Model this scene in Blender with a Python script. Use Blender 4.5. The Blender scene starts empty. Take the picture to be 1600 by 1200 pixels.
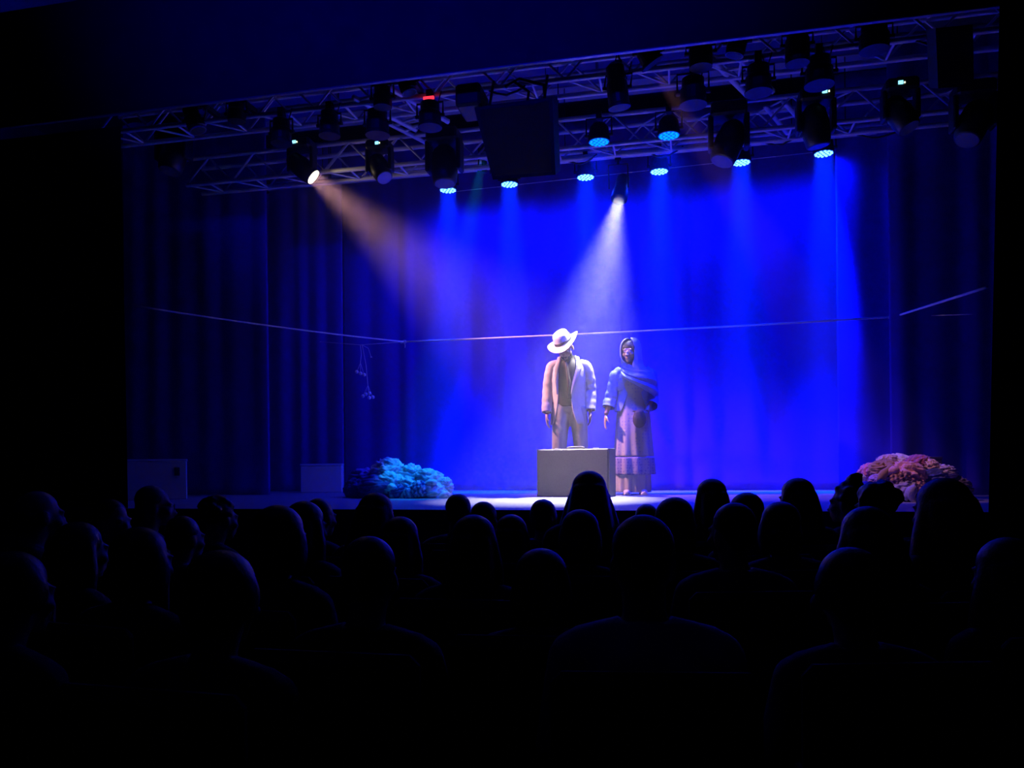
import bpy, bmesh, math, random
from mathutils import Vector, Matrix, Quaternion

S = bpy.context.scene
COL = S.collection
rnd = random.Random(7)
PI = math.pi

# ------------------------------------------------------------------ camera
FPX, YAW, ROLL, HORIZON, EYE = 1200.0, math.radians(12.3), 0.0097, 720.0, 1.355
FWD = Vector((-math.sin(YAW), math.cos(YAW), 0))
RGT = Vector((math.cos(YAW), math.sin(YAW), -ROLL)).normalized()
UPV = Vector((ROLL * math.cos(YAW), ROLL * math.sin(YAW), 1)).normalized()
cam_data = bpy.data.cameras.new('camera')
cam = bpy.data.objects.new('camera', cam_data)
COL.objects.link(cam)
m = Matrix.Identity(4)
for i in range(3):
    m[i][0], m[i][1], m[i][2] = RGT[i], UPV[i], -FWD[i]
m[2][3] = EYE
cam.matrix_world = m
cam_data.sensor_width = 36
cam_data.lens = 36 * FPX / 1600
cam_data.shift_y = (HORIZON - 600) / 1600
cam_data.clip_start = 0.05
S.camera = cam
CAM = Vector((0, 0, EYE))


def ray(px, py):
    return FWD + RGT * ((px - 800) / FPX) + UPV * ((HORIZON - py) / FPX)


def at(px, py, Y):
    """A point of the hall at depth Y, read off the photograph."""
    d = ray(px, py)
    return CAM + d * (Y / d.y)


def atz(px, py, z):
    d = ray(px, py)
    return CAM + d * ((z - EYE) / d.z)


# ------------------------------------------------------------------ world, exposure
S.view_settings.view_transform = 'Standard'
S.view_settings.look = 'None'
S.view_settings.exposure = 0.0
S.view_settings.gamma = 1.0
S.view_settings.use_curve_mapping = False
W = bpy.data.worlds.new('world')
S.world = W
W.use_nodes = True
W.node_tree.nodes['Background'].inputs[0].default_value = (0.0, 0.0, 0.012, 1)
W.node_tree.nodes['Background'].inputs[1].default_value = 0.25
S.cycles.max_bounces = 6
S.cycles.volume_bounces = 0
S.cycles.diffuse_bounces = 3
S.cycles.sample_clamp_indirect = 3.0

BLUE = (0.0, 0.012, 1.0)
LED_W, WASH_W, KEY_W, AMBER_W, CYAN_W = 100.0, 92.0, 48.0, 19.0, 900.0
MID_W = 620.0
AMBER = (1.0, .45, .47)
PINK_W, HEADER_FILL_W = 230.0, 1500.0
HAZE = 0.024

# ------------------------------------------------------------------ materials
MATS = {}


def mat(name, color, rough=0.7, metal=0.0, var=0.15, scale=8.0, bump=0.0, bscale=40.0, emit=None, estr=1.0, spec=0.5, sheen=0.0):
    """A noise-grained surface: base colour with slight variation and fine relief."""
    if name in MATS:
        return MATS[name]
    M = bpy.data.materials.new(name)
    M.use_nodes = True
    nt = M.node_tree
    b = nt.nodes['Principled BSDF']
    b.inputs['Roughness'].default_value = rough
    b.inputs['Metallic'].default_value = metal
    b.inputs['Specular IOR Level'].default_value = spec
    if sheen:
        b.inputs['Sheen Weight'].default_value = sheen
    tc = nt.nodes.new('ShaderNodeTexCoord')
    nz = nt.nodes.new('ShaderNodeTexNoise')
    nz.inputs['Scale'].default_value = scale
    nz.inputs['Detail'].default_value = 3
    nt.links.new(tc.outputs['Object'], nz.inputs['Vector'])
    mx = nt.nodes.new('ShaderNodeMix')
    mx.data_type = 'RGBA'
    mx.inputs[6].default_value = (*[c * (1 - var) for c in color], 1)
    mx.inputs[7].default_value = (*[min(1, c * (1 + var)) for c in color], 1)
    nt.links.new(nz.outputs[0], mx.inputs[0])
    nt.links.new(mx.outputs[2], b.inputs['Base Color'])
    if bump:
        n2 = nt.nodes.new('ShaderNodeTexNoise')
        n2.inputs['Scale'].default_value = bscale
        n2.inputs['Detail'].default_value = 4
        nt.links.new(tc.outputs['Object'], n2.inputs['Vector'])
        bp = nt.nodes.new('ShaderNodeBump')
        bp.inputs['Strength'].default_value = bump
        bp.inputs['Distance'].default_value = 0.02
        nt.links.new(n2.outputs[0], bp.inputs['Height'])
        nt.links.new(bp.outputs[0], b.inputs['Normal'])
    if emit:
        b.inputs['Emission Color'].default_value = (*emit, 1)
        b.inputs['Emission Strength'].default_value = estr
    MATS[name] = M
    return M


# ------------------------------------------------------------------ mesh building
class MB:
    """Collects shapes and links them as one mesh object."""

    def __init__(s):
        s.v, s.f = [], []

    def add(s, vs, fs, M=None):
        o = len(s.v)
        s.v += [tuple(M @ Vector(p)) if M is not None else tuple(p) for p in vs]
        s.f += [tuple(i + o for i in q) for q in fs]
        return s

    def box(s, c, d, M=None, taper=1.0, bevel=0.0):
        x, y, z = d[0] / 2, d[1] / 2, d[2] / 2
        if bevel:
            b = min(bevel, x * .9, y * .9, z * .9)
            vs = []
            for sz in (-1, 1):
                t = taper if sz > 0 else 1
                for (px, py) in ((-x + b, -y), (x - b, -y), (x, -y + b), (x, y - b), (x - b, y), (-x + b, y), (-x, y - b), (-x, -y + b)):
                    vs.append((c[0] + px * t, c[1] + py * t, c[2] + sz * (z - b)))
            for sz in (-1, 1):
                t = taper if sz > 0 else 1
                for (px, py) in ((-x + b, -y + b), (x - b, -y + b), (x - b, y - b), (-x + b, y - b)):
                    vs.append((c[0] + px * t, c[1] + py * t, c[2] + sz * z))
            fs = [(i, (i + 1) % 8, 8 + (i + 1) % 8, 8 + i) for i in range(8)]
            fs += [(19 - 0, 18, 17, 16)[::-1] if False else (16, 17, 18, 19)]
            fs += [(23, 22, 21, 20)] if False else [(20, 21, 22, 23)]
            fs += [(0, 1, 17, 16)[::-1], (1, 2, 17)[::-1], (2, 3, 18, 17)[::-1], (3, 4, 18)[::-1], (4, 5, 19, 18)[::-1], (5, 6, 19)[::-1], (6, 7, 16, 19)[::-1], (7, 0, 16)[::-1]]
            fs[8] = (19, 18, 17, 16)
            fs += [(8, 9, 21, 20), (9, 10, 21), (10, 11, 22, 21), (11, 12, 22), (12, 13, 23, 22), (13, 14, 23), (14, 15, 20, 23), (15, 8, 20)]
            return s.add(vs, fs, M)
        vs = []
        for sz in (-1, 1):
            t = taper if sz > 0 else 1
            for (px, py) in ((-x, -y), (x, -y), (x, y), (-x, y)):
                vs.append((c[0] + px * t, c[1] + py * t, c[2] + sz * z))
        return s.add(vs, [(3, 2, 1, 0), (4, 5, 6, 7), (0, 1, 5, 4), (1, 2, 6, 5), (2, 3, 7, 6), (3, 0, 4, 7)], M)

    def tube(s, pts, r, n=8, cap=True):
        """A round bar along points; r a number or one radius per point."""
        pts = [Vector(p) for p in pts]
        k = len(pts)
        rs = r if isinstance(r, (list, tuple)) else [r] * k
        up = None
        vs = []
        for i, p in enumerate(pts):
            t = (pts[min(i + 1, k - 1)] - pts[max(i - 1, 0)])
            if t.length < 1e-9:
                t = Vector((0, 0, 1))
            t.normalize()
            if up is None:
                up = Vector((0, 0, 1)) if abs(t.z) < .9 else Vector((1, 0, 0))
            a = t.cross(up)
            if a.length < 1e-6:
                a = t.orthogonal()
            a.normalize()
            b = a.cross(t).normalized()
            up = b
            for j in range(n):
                q = 2 * PI * j / n
                vs.append(p + (a * math.cos(q) + b * math.sin(q)) * rs[i])
        fs = []
        for i in range(k - 1):
            for j in range(n):
                j2 = (j + 1) % n
                fs.append((i * n + j, i * n + j2, (i + 1) * n + j2, (i + 1) * n + j)[::-1])
        if cap:
            fs.append(tuple(range(n))[::-1][::-1])
            fs.append(tuple((k - 1) * n + j for j in range(n))[::-1])
        return s.add(vs, fs)

    def lathe(s, prof, n=16, M=None, cap=True):
        """prof: (radius, z) pairs revolved about z."""
        vs, fs = [], []
        for (r, z) in prof:
            for j in range(n):
                a = 2 * PI * j / n
                vs.append((r * math.cos(a), r * math.sin(a), z))
        for i in range(len(prof) - 1):
            for j in range(n):
                j2 = (j + 1) % n
                fs.append((i * n + j, i * n + j2, (i + 1) * n + j2, (i + 1) * n + j))
        if cap:
            fs.append(tuple(range(n))[::-1])
            fs.append(tuple((len(prof) - 1) * n + j for j in range(n)))
        return s.add(vs, fs, M)

    def ball(s, c, r, n=12, k=8, M=None):
        rx, ry, rz = r if isinstance(r, (list, tuple)) else (r, r, r)
        vs = [(c[0], c[1], c[2] - rz)]
        for i in range(1, k):
            t = -PI / 2 + PI * i / k
            for j in range(n):
                a = 2 * PI * j / n
                vs.append((c[0] + rx * math.cos(t) * math.cos(a), c[1] + ry * math.cos(t) * math.sin(a), c[2] + rz * math.sin(t)))
        vs.append((c[0], c[1], c[2] + rz))
        fs = []
        for j in range(n):
            fs.append((0, 1 + (j + 1) % n, 1 + j))
        for i in range(k - 2):
            for j in range(n):
                a, b = 1 + i * n + j, 1 + i * n + (j + 1) % n
                fs.append((a, b, b + n, a + n))
        L = len(vs) - 1
        for j in range(n):
            fs.append((L, 1 + (k - 2) * n + j, 1 + (k - 2) * n + (j + 1) % n))
        return s.add(vs, fs, M)

    def loft(s, rings, closed=True, cap=False):
        """rings of equal length joined in order."""
        n = len(rings[0])
        vs = [p for r_ in rings for p in r_]
        fs = []
        for i in range(len(rings) - 1):
            for j in range(n if closed else n - 1):
                j2 = (j + 1) % n
                fs.append((i * n + j, i * n + j2, (i + 1) * n + j2, (i + 1) * n + j))
        if cap:
            fs.append(tuple(range(n))[::-1])
            fs.append(tuple((len(rings) - 1) * n + j for j in range(n)))
        return s.add(vs, fs)

    def mesh(s, name, mt, smooth=True):
        me = bpy.data.meshes.new(name)
        me.from_pydata(s.v, [], s.f)
        me.validate()
        me.update()
        if mt:
            me.materials.append(mt)
        if smooth:
            me.polygons.foreach_set('use_smooth', [True] * len(me.polygons))
        return me

    def build(s, name, mt, parent=None, smooth=False, fix=False):
        me = s.mesh(name, mt, smooth)
        if fix:
            bm = bmesh.new()
            bm.from_mesh(me)
            bmesh.ops.recalc_face_normals(bm, faces=bm.faces)
            bm.to_mesh(me)
            bm.free()
        return link(name, me, parent)


def link(name, data, parent=None):
    o = bpy.data.objects.new(name, data)
    COL.objects.link(o)
    if parent is not None:
        o.parent = parent
    return o


def sharp(o, ang=35):
    o.data.polygons.foreach_set('use_smooth', [True] * len(o.data.polygons))
    o.data.set_sharp_from_angle(angle=math.radians(ang))
    return o


def remesh(me, voxel, smooth=2, decimate=None):
    """One continuous skin around a mesh of overlapping shapes."""
    t = bpy.data.objects.new('skin', me)
    COL.objects.link(t)
    r = t.modifiers.new('r', 'REMESH')
    r.mode = 'VOXEL'
    r.voxel_size = voxel
    r.use_smooth_shade = True
    if smooth:
        sm = t.modifiers.new('s', 'SMOOTH')
        sm.factor = 0.5
        sm.iterations = smooth
    if decimate:
        d = t.modifiers.new('d', 'DECIMATE')
        d.ratio = decimate
    dg = bpy.context.evaluated_depsgraph_get()
    out = bpy.data.meshes.new_from_object(t.evaluated_get(dg))
    mts = list(me.materials)
    bpy.data.objects.remove(t)
    out.materials.clear()
    for k in mts:
        out.materials.append(k)
    out.polygons.foreach_set('use_smooth', [True] * len(out.polygons))
    return out


def thing(name, label, cat, loc=(0, 0, 0), rotz=0, group=None):
    o = bpy.data.objects.new(name, None)
    COL.objects.link(o)
    o.location = loc
    o.rotation_euler = (0, 0, rotz)
    o.empty_display_size = 0.1
    return tag(o, label, cat, group)


def tag(o, label, cat, group=None):
    o['label'] = label
    o['category'] = cat
    if group:
        o['group'] = group
    return o


def structure(o):
    o['kind'] = 'structure'
    return o


def twin(root, loc, rotz, label, group=None):
    """A copy of a thing with copies of its parts and sub-parts (lamps' lights too)."""
    def cp(o, parent):
        c = o.copy()
        COL.objects.link(c)
        c.parent = parent
        for ch in o.children:
            cp(ch, c)
        return c
    r_ = cp(root, None)
    r_.location = loc
    r_.rotation_euler = (0, 0, rotz)
    r_['label'] = label
    if group:
        r_['group'] = group
    return r_


def aim(o, target_local):
    """Point a light (its -Z) from its location towards a point, in its parent's space."""
    d = Vector(target_local) - Vector(o.location)
    o.rotation_euler = d.to_track_quat('-Z', 'Y').to_euler()


def spot(name, parent, loc, target, watts, color, size, blend, radius=0.05):
    L = bpy.data.lights.new(name, 'SPOT')
    L.energy = watts
    L.color = color
    L.spot_size = math.radians(size)
    L.spot_blend = blend
    L.shadow_soft_size = radius
    o = link(name, L, parent)
    o.location = loc
    aim(o, target)
    return o


def disc_beam(name, parent, loc, target, watts, color, width, spread):
    """Light leaving a whole lens disc within a narrow spread."""
    L = bpy.data.lights.new(name, 'AREA')
    L.shape = 'DISK'
    L.size = width
    L.spread = math.radians(spread)
    L.energy = watts
    L.color = color
    o = link(name, L, parent)
    o.location = loc
    aim(o, target)
    return o


ZS = 1.0            # stage top
YF = 5.38           # stage front edge
YP = 5.45           # proscenium plane
YB = 9.0            # backdrop
# ------------------------------------------------------------------ the shell
m_black = mat('black_paint', (0.012, 0.012, 0.02), 0.85, var=.3)
m_wall = mat('dark_wall_paint', (0.02, 0.02, 0.045), 0.8, var=.25, bump=.1)
m_pale = mat('pale_plaster', (0.42, 0.38, 0.36), 0.9, var=.15, bump=.2, bscale=25)
m_carpet = mat('auditorium_carpet', (0.02, 0.018, 0.03), 0.95, var=.4, scale=60, bump=.4, bscale=200)

XL, XR, ZTOP = -9.0, 5.0, 6.2
o = MB().box(((XL + XR) / 2, 1.5, -0.05), (XR - XL, 9.0, 0.1)).build('floor', m_carpet); structure(o)
o = MB().box(((XL + XR) / 2, 3.4, ZTOP + .05), (XR - XL, 13.2, 0.1)).build('ceiling', m_wall); structure(o)
o = MB().box((XL - .1, 3.4, 3.1), (0.2, 13.2, 6.3)).build('wall_left', m_wall); structure(o)
o = MB().box((XR + .1, 3.4, 3.1), (0.2, 13.2, 6.3)).build('wall_right', m_wall); structure(o)
o = MB().box(((XL + XR) / 2, 9.9, 3.1), (XR - XL, 0.2, 6.3)).build('wall_back', m_wall); structure(o)
o = MB().box(((XL + XR) / 2, -3.1, 3.1), (XR - XL, 0.2, 6.3)).build('wall_rear', m_wall); structure(o)
# stage
m_stage = mat('stage_floor_paint', (0.24, 0.24, 0.28), 0.42, var=.25, scale=3.0, bump=.06, bscale=30)
m_apron = mat('stage_apron', (0.05, 0.05, 0.10), 0.8, var=.2)
o = MB().box(((XL + XR) / 2, (YF + 9.8) / 2, ZS - .03), (XR - XL, 9.8 - YF, 0.06)).build('stage_floor', m_stage); structure(o)
a = MB().box(((XL + XR) / 2, YF + .08, (ZS - .06) / 2), (XR - XL, 0.06, ZS - .06)).build('stage_front_wall', m_apron); structure(o); structure(a)
e = MB().box(((XL + XR) / 2, YF - .012, ZS - .03), (XR - XL, 0.024, 0.066)).build('stage_edge_trim', m_apron); structure(e)
# proscenium: header above the opening and a wall at each side of it
hz0, hz1 = 4.232, 5.20
h = MB().box(((XL + XR) / 2, YP + .02, (hz0 + hz1) / 2), (XR - XL, 0.04, hz1 - hz0)).build('wall_front', m_wall); structure(h)
t = MB().box(((XL + XR) / 2, YP + .02, hz0 - .004), (XR - XL - .2, 0.03, 0.008)).build('trim_1', mat('trim_metal', (.35, .35, .4), .4, .6)); structure(t)
l = MB()
vs = []
for y, k in ((YP, 0), (YP + .05, .06)):
    vs += [(XL, y, 0), (-4.385 - k, y, 0), (-4.43 - k, y, 4.12 - k), (XL, y, 4.12 - k)]
l.add(vs, [(0, 1, 2, 3), (7, 6, 5, 4), (1, 5, 6, 2), (2, 6, 7, 3), (0, 4, 5, 1), (3, 7, 4, 0)])
o = l.build('wall_front_left', m_black); structure(o)
l = MB()
vs = []
for y, k in ((YP - .1, 0), (YP - .05, .06)):
    vs += [(1.865 + k, y, 0), (XR, y, 0), (XR, y, 4.22), (1.985 + k, y, 4.22)]
l.add(vs, [(0, 1, 2, 3), (7, 6, 5, 4), (1, 5, 6, 2), (2, 6, 7, 3), (0, 4, 5, 1), (3, 7, 4, 0)])
o = l.build('wall_front_right', m_black); structure(o)
# pale beam of the stage roof and the dark deck above it
b = MB().box((-1.0, 8.55, 5.62), (9.5, .35, .34)).build('trim_2', m_pale); structure(b)

# ------------------------------------------------------------------ curtains
def velour(name, col):
    return mat(name, col, 0.9, var=.12, scale=4, bump=.15, bscale=120, spec=.15, sheen=.3)

m_backdrop = velour('backdrop_velour', (0.05, 0.012, 0.42))
m_leg = velour('leg_velour', (0.03, 0.01, 0.58))


def curtain(name, label, X0, X1, Y, z0, z1, mt, seed, fold=.22, amp=.035, nx=None, swag=None, flare=0.0):
    rr = random.Random(seed)
    w = X1 - X0
    ph, x, knots = [], 0.0, []
    while x < w + fold:
        knots.append((x, rr.uniform(.5, 1.2)))
        x += fold * rr.uniform(.55, 1.5)
    nx = nx or int(w / .022)
    nz = 44

    def prof(u):
        u = max(0, min(w, u))
        for k in range(len(knots) - 1):
            if knots[k][0] <= u <= knots[k + 1][0]:
                t = (u - knots[k][0]) / (knots[k + 1][0] - knots[k][0])
                return math.sin(PI * t) ** 1.5 * (knots[k][1] * (1 - t) + knots[k + 1][1] * t)
        return 0
    vs, fs = [], []
    for j in range(nz + 1):
        v = j / nz
        z = z1 + (z0 - z1) * v
        for i in range(nx + 1):
            u = w * i / nx
            uu = u
            d = 0.0
            if swag:
                for (su, sv, wd, ln, dep) in swag:
                    # a heavy drape pulled sideways towards the floor
                    k = max(0.0, (v - sv) / (1 - sv))
                    c = su + ln * k ** 2.2
                    g = math.exp(-((u - c) / (wd * (1 + .6 * k))) ** 2)
                    d += dep * g * min(1, k * 2.5)
            y = Y - amp * prof(uu) * (1 + .3 * v) - d - flare * v * v
            y += .012 * math.sin(u * 1.9 + seed) * math.sin(v * 3 + seed)
            vs.append((X0 + u, y, z))
    for j in range(nz):
        for i in range(nx):
            a = j * (nx + 1) + i
            fs.append((a, a + 1, a + nx + 2, a + nx + 1)[::-1])
    o = MB().add(vs, fs).build(name, mt, None, smooth=True)
    md = o.modifiers.new('thick', 'SOLIDIFY')
    md.thickness = .006
    md.offset = 1
    tag(o, label, 'curtain')
    return o


swags = [(2.97, .45, .10, .25, .06), (3.27, .35, .07, .55, .07), (3.52, .40, .06, .75, .06), (3.97, .35, .08, .5, .06), (4.37, .5, .1, .3, .05),
         (2.07, .4, .08, .3, .04), (1.47, .55, .1, -.2, .03), (4.87, .5, .08, .2, .05)]
curtain('stage_curtain', 'wide blue-lit backdrop curtain across the rear of the stage', -4.12, 2.0, YB, ZS + .004, 5.35, m_backdrop, 3, fold=.34, amp=.03, swag=swags)
curtain('stage_curtain', 'dim rear curtain beside the backdrop, behind the pale low box', -6.6, -4.06, YB - .12, ZS + .004, 5.35, m_backdrop, 5, fold=.3)
curtain('leg_curtain', 'dark narrow side curtain hanging right behind the right clothes heap', 1.60, 2.62, YB - .55, ZS + .004, 5.3, m_leg, 8, fold=.3, amp=.05, swag=[(.2, .3, .1, .35, .05)])
curtain('leg_curtain', 'darkest narrow side curtain next to the right proscenium wall', 1.93, 2.9, YB - 1.22, ZS + .004, 5.3, m_leg, 9, fold=.26, amp=.05)
curtain('leg_curtain', 'dark side curtain behind the pale cabinet near the left proscenium', -6.3, -4.45, YB - 1.22, ZS + .004, 5.3, m_leg, 11, fold=.3, amp=.05)

# haze that fills the stage house
hz = MB().box((-1.2, (YF + 8.92) / 2 + .05, 3.3), (9.6, 8.92 - YF - .1, 4.55)).build('haze', None)
M = bpy.data.materials.new('stage_haze')
M.use_nodes = True
nt = M.node_tree
nt.nodes.remove(nt.nodes['Principled BSDF'])
vsn = nt.nodes.new('ShaderNodeVolumeScatter')
vsn.inputs['Color'].default_value = (1, 1, 1, 1)
vsn.inputs['Density'].default_value = HAZE
vsn.inputs['Anisotropy'].default_value = 0.0
nt.links.new(vsn.outputs[0], nt.nodes['Material Output'].inputs['Volume'])
hz.data.materials.append(M)
hz['kind'] = 'stuff'
hz['label'] = 'thin theatre haze lit by the stage lamps'
# ------------------------------------------------------------------ lamps
m_can = mat('lamp_black_metal', (0.015, 0.015, 0.02), 0.45, 0.3, var=.3)
m_alu = mat('truss_aluminium', (0.90, 0.90, 0.92), 0.35, 0.1, var=.2, scale=30)
m_led = mat('led_lens_lit', (0.2, 0.5, 0.8), 0.2, emit=(0.22, 0.78, 1.0), estr=2.6)
m_led2 = mat('led_lens_dimmer', (0.1, 0.3, 0.8), 0.2, emit=(0.0, 0.32, 1.0), estr=1.2)
m_ledface = mat('led_face_lit', (0.02, 0.05, 0.2), 0.3, emit=(0.0, 0.06, 1.0), estr=1.2)
m_dullglass = mat('dull_lens_glass', (0.22, 0.22, 0.30), 0.15, 0.0, var=.1, spec=.8)
m_amber = mat('amber_lens_lit', (0.9, 0.8, 0.6), 0.2, emit=(1.0, 0.80, 0.42), estr=14.0)
m_white = mat('white_lens_lit', (0.9, 0.9, 0.8), 0.2, emit=(1.0, 0.97, 0.75), estr=30.0)
m_lcd = mat('lcd_screen_lit', (0.3, 0.6, 0.7), 0.3, emit=(0.25, 0.8, 1.0), estr=2.0)


def par(name, label, loc, lit=True, scale=1.0, group=None, hang=.22, dots=None, reach=0.0):
    """LED par can pointing straight down; its origin is the centre of the lens face."""
    t = thing(name, label, 'spotlight', loc, 0, group)
    s = scale
    MB().lathe([(.098 * s, 0), (.104 * s, .005), (.104 * s, .03 * s), (.098 * s, .045 * s), (.088 * s, .13 * s), (.062 * s, .165 * s), (.02 * s, .175 * s)], 20).build('can', m_can, t, smooth=True)
    MB().lathe([(.001, -.001), (.094 * s, -.001), (.094 * s, .004)], 20).build('lens_face', m_ledface if lit else m_dullglass, t)
    if lit:
        b = MB()
        pts = [(0, 0)] + [(.042 * math.cos(k * PI / 3), .042 * math.sin(k * PI / 3)) for k in range(6)] + [(.077 * math.cos(k * PI / 6), .077 * math.sin(k * PI / 6)) for k in range(12)]
        for (x, y) in pts:
            b.ball((x * s, y * s, -.003), (.015 * s, .015 * s, .008), 8, 4)
        b.build('led_cluster', dots or m_led, t, smooth=True)['kind'] = 'stuff'
    y = MB()
    y.tube([(-.118 * s, 0, .06 * s), (-.118 * s, 0, hang), (.118 * s, 0, hang), (.118 * s, 0, .06 * s)], .009, 6)
    y.tube([(-.13 * s, 0, .06 * s), (-.095 * s, 0, .06 * s)], .016, 8)
    y.tube([(.13 * s, 0, .06 * s), (.095 * s, 0, .06 * s)], .016, 8)
    y.build('yoke', m_can, t)
    MB().box((0, 0, hang + .03), (.05, .045, .075)).build('clamp', m_can, t)
    if reach:
        MB().box((0, reach / 2, hang + .04), (.04, reach + .02, .04)).build('bracket', m_can, t)
    return t


back = [(700, 297, 'far left'), (796, 288, 'second from left'), (915, 277, 'third from left'), (1030, 268, 'third from right'), (1158, 254, 'second from right'), (1287, 240, 'far right')]
lab = ['lit blue LED par lamp on rear bar behind the black moving head, left end', 'lit blue LED par lamp on rear bar just under the hanging black loudspeaker',
       'lit blue LED par lamp on rear bar left of the white beam', 'lit blue LED par lamp on rear bar right of the white beam',
       'lit blue LED par lamp on rear bar, second from the right end', 'lit blue LED par lamp at the right end of the rear bar']
for (px, py, w), lb in zip(back, lab):
    p = at(px, py, 8.4)
    t = par('led_par', lb, p, True, 1.0, 'lit blue par lamps on the rear bar')
    disc_beam('led_beam', t, (0, 0, -.016), (0, .08, -2), LED_W, BLUE, .19, 24)
    spot('led_wash', t, (0, 0, -.025), (0, .6, -2), WASH_W, BLUE, 174, .8, .08)
for (px, py), lb in zip([(936, 222), (1045, 212)], ['lit blue LED par lamp on middle truss with red glow above it', 'lit blue LED par lamp on middle truss, the right one of two']):
    p = at(px, py, 7.2)
    t = par('led_par', lb, p, True, 1.0, 'lit blue par lamps on the middle truss', dots=m_led2, reach=.2)
    spot('led_wash', t, (0, 0, -.025), (-.15, .35, -2), MID_W, BLUE, 105, 1.0, .08)

# white key
kp = at(967, 312, 8.13)
kt = at(868, 780, 6.95)
kt.z = ZS
t = thing('white_spotlight', 'white spotlight whose pale beam falls on the man in the hat', 'spotlight', kp)
d = (kt - kp).normalized()
Q = d.to_track_quat('-Z', 'Y').to_matrix().to_4x4()
MB().lathe([(.085, 0), (.088, .01), (.085, .10), (.07, .14), (.07, .27), (.05, .30)], 20, Q).build('can', m_can, t, smooth=True)
MB().lathe([(.001, 0.004), (.07, 0.004), (.07, .012)], 20, Q).build('lens', m_white, t)
disc_beam('key_beam', t, d * .01, d * 5, KEY_W, (1.0, .96, .72), .12, 36)

y = MB()
y.tube([Vector((-.10, 0, .12)), Vector((-.10, -.08, .34)), Vector((.10, -.08, .34)), Vector((.10, 0, .12))], .009, 6)
y.tube([Vector((0, -.08, .34)), Vector((0, -.08, 4.52 - kp.z))], .013, 8)
y.build('yoke', m_can, t)
MB().box((0, -.08, 4.51 - kp.z), (.06, .05, .09)).build('clamp', m_can, t)

# added, unseen lamp on the rear wall: dim blue fill for the header
t = thing('added_lamp', 'added dim blue fill lamp, unseen, on the rear wall of the hall', 'lamp', (-1.5, -2.95, 4.6))
MB().box((0, 0, 0), (.2, .08, .2), bevel=.02).build('housing', m_can, t)
spot('header_fill', t, (0, .06, 0), (-.3, 8.4, 1.3), HEADER_FILL_W, (0.0, 0.0, 1.0), 48, 1.0, .1)

# an added, unseen blue lamp behind the header to brighten the left ceiling corner
t = thing('added_lamp', 'added blue fill up-light, unseen, behind the header at the top left corner', 'lamp', (-6.9, 5.62, 4.9))
MB().box((0, 0, 0), (.22, .14, .14), bevel=.02).build('housing', m_can, t)
MB().box((0, -.09, -.02), (.06, .12, .05)).build('bracket', m_can, t)
spot('corner_fill', t, (0, 0, .08), (-.3, .9, 1.3), 160.0, BLUE, 120, 1.0, .05)
# ------------------------------------------------------------------ rig: trusses, bars, hung lamps
ZT = 4.40      # underside of the trusses
m_red = mat('red_pilot_lit', (.5, .05, .05), .3, emit=(1.0, .03, .06), estr=1.6)
m_cable = mat('cable_rubber', (0.012, 0.012, 0.016), 0.6)
_unit = MB().tube([(0, 0, 0), (0, 0, 1)], 1.0, 6).mesh('brace', m_alu)


def strut(name, parent, a, b, r):
    """A bar from a to b that shares one mesh with all the others."""
    a, b = Vector(a), Vector(b)
    d = b - a
    o = link(name, _unit, parent)
    o.location = a
    o.rotation_euler = d.to_track_quat('Z', 'Y').to_euler()
    o.scale = (r, r, d.length)
    return o


def box_truss(name, label, a, b, s=.28, group=None):
    """Square lattice truss from a to b (underside, near edge)."""
    a, b = Vector(a), Vector(b)
    t = thing(name, label, 'truss', a, 0, group)
    L = (b - a).length
    ex = (b - a).normalized()
    ey = Vector((0, 0, 1)).cross(ex).normalized()
    ez = Vector((0, 0, 1))
    P = lambda x, y, z: ex * x + ey * y + ez * z
    for (y, z) in ((0, 0), (s, 0), (s, s), (0, s)):
        strut('chord', t, P(0, y, z), P(L, y, z), .024)
    n = max(2, int(L / .27))
    for i in range(n):
        x0, x1 = L * i / n, L * (i + 1) / n
        up = i % 2 == 0
        strut('brace', t, P(x0, 0, 0 if up else s), P(x1, 0, s if up else 0), .010)
        strut('brace', t, P(x0, s, s if up else 0), P(x1, s, 0 if up else s), .010)
        if i % 2 == 0:
            strut('brace', t, P(x0, 0, 0), P(x1, s, 0), .010)
            strut('brace', t, P(x0, s, s), P(x1, 0, s), .010)
        else:
            strut('brace', t, P(x0, s, 0), P(x0, 0, 0), .010)
    return t


def ladder(name, label, a0, a1, b0, b1, n, group=None):
    t = thing(name, label, 'truss', a0, 0, group)
    o = Vector(a0)
    q = [Vector(v) - o for v in (a0, a1, b0, b1)]
    strut('chord', t, q[0], q[1], .025)
    strut('chord', t, q[2], q[3], .025)
    for i in range(n):
        u = (i + .5) / n
        strut('rung', t, q[0].lerp(q[1], u), q[2].lerp(q[3], u), .014)
    return t


def pipe(name, label, a, b, r=.024, cat='pipe'):
    a, b = Vector(a), Vector(b)
    o = MB().tube([a - a, b - a], r, 10).build(name, m_alu, None, smooth=True)
    o.location = a
    if cat == 'pipe':
        for u in (.12, .5, .88):
            x = (b - a) * u
            MB().tube([x, x + Vector((0, 0, ZTOP - a.z))], .006, 6).build('drop_rod', m_can, o)
    return tag(o, label, cat)


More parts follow.
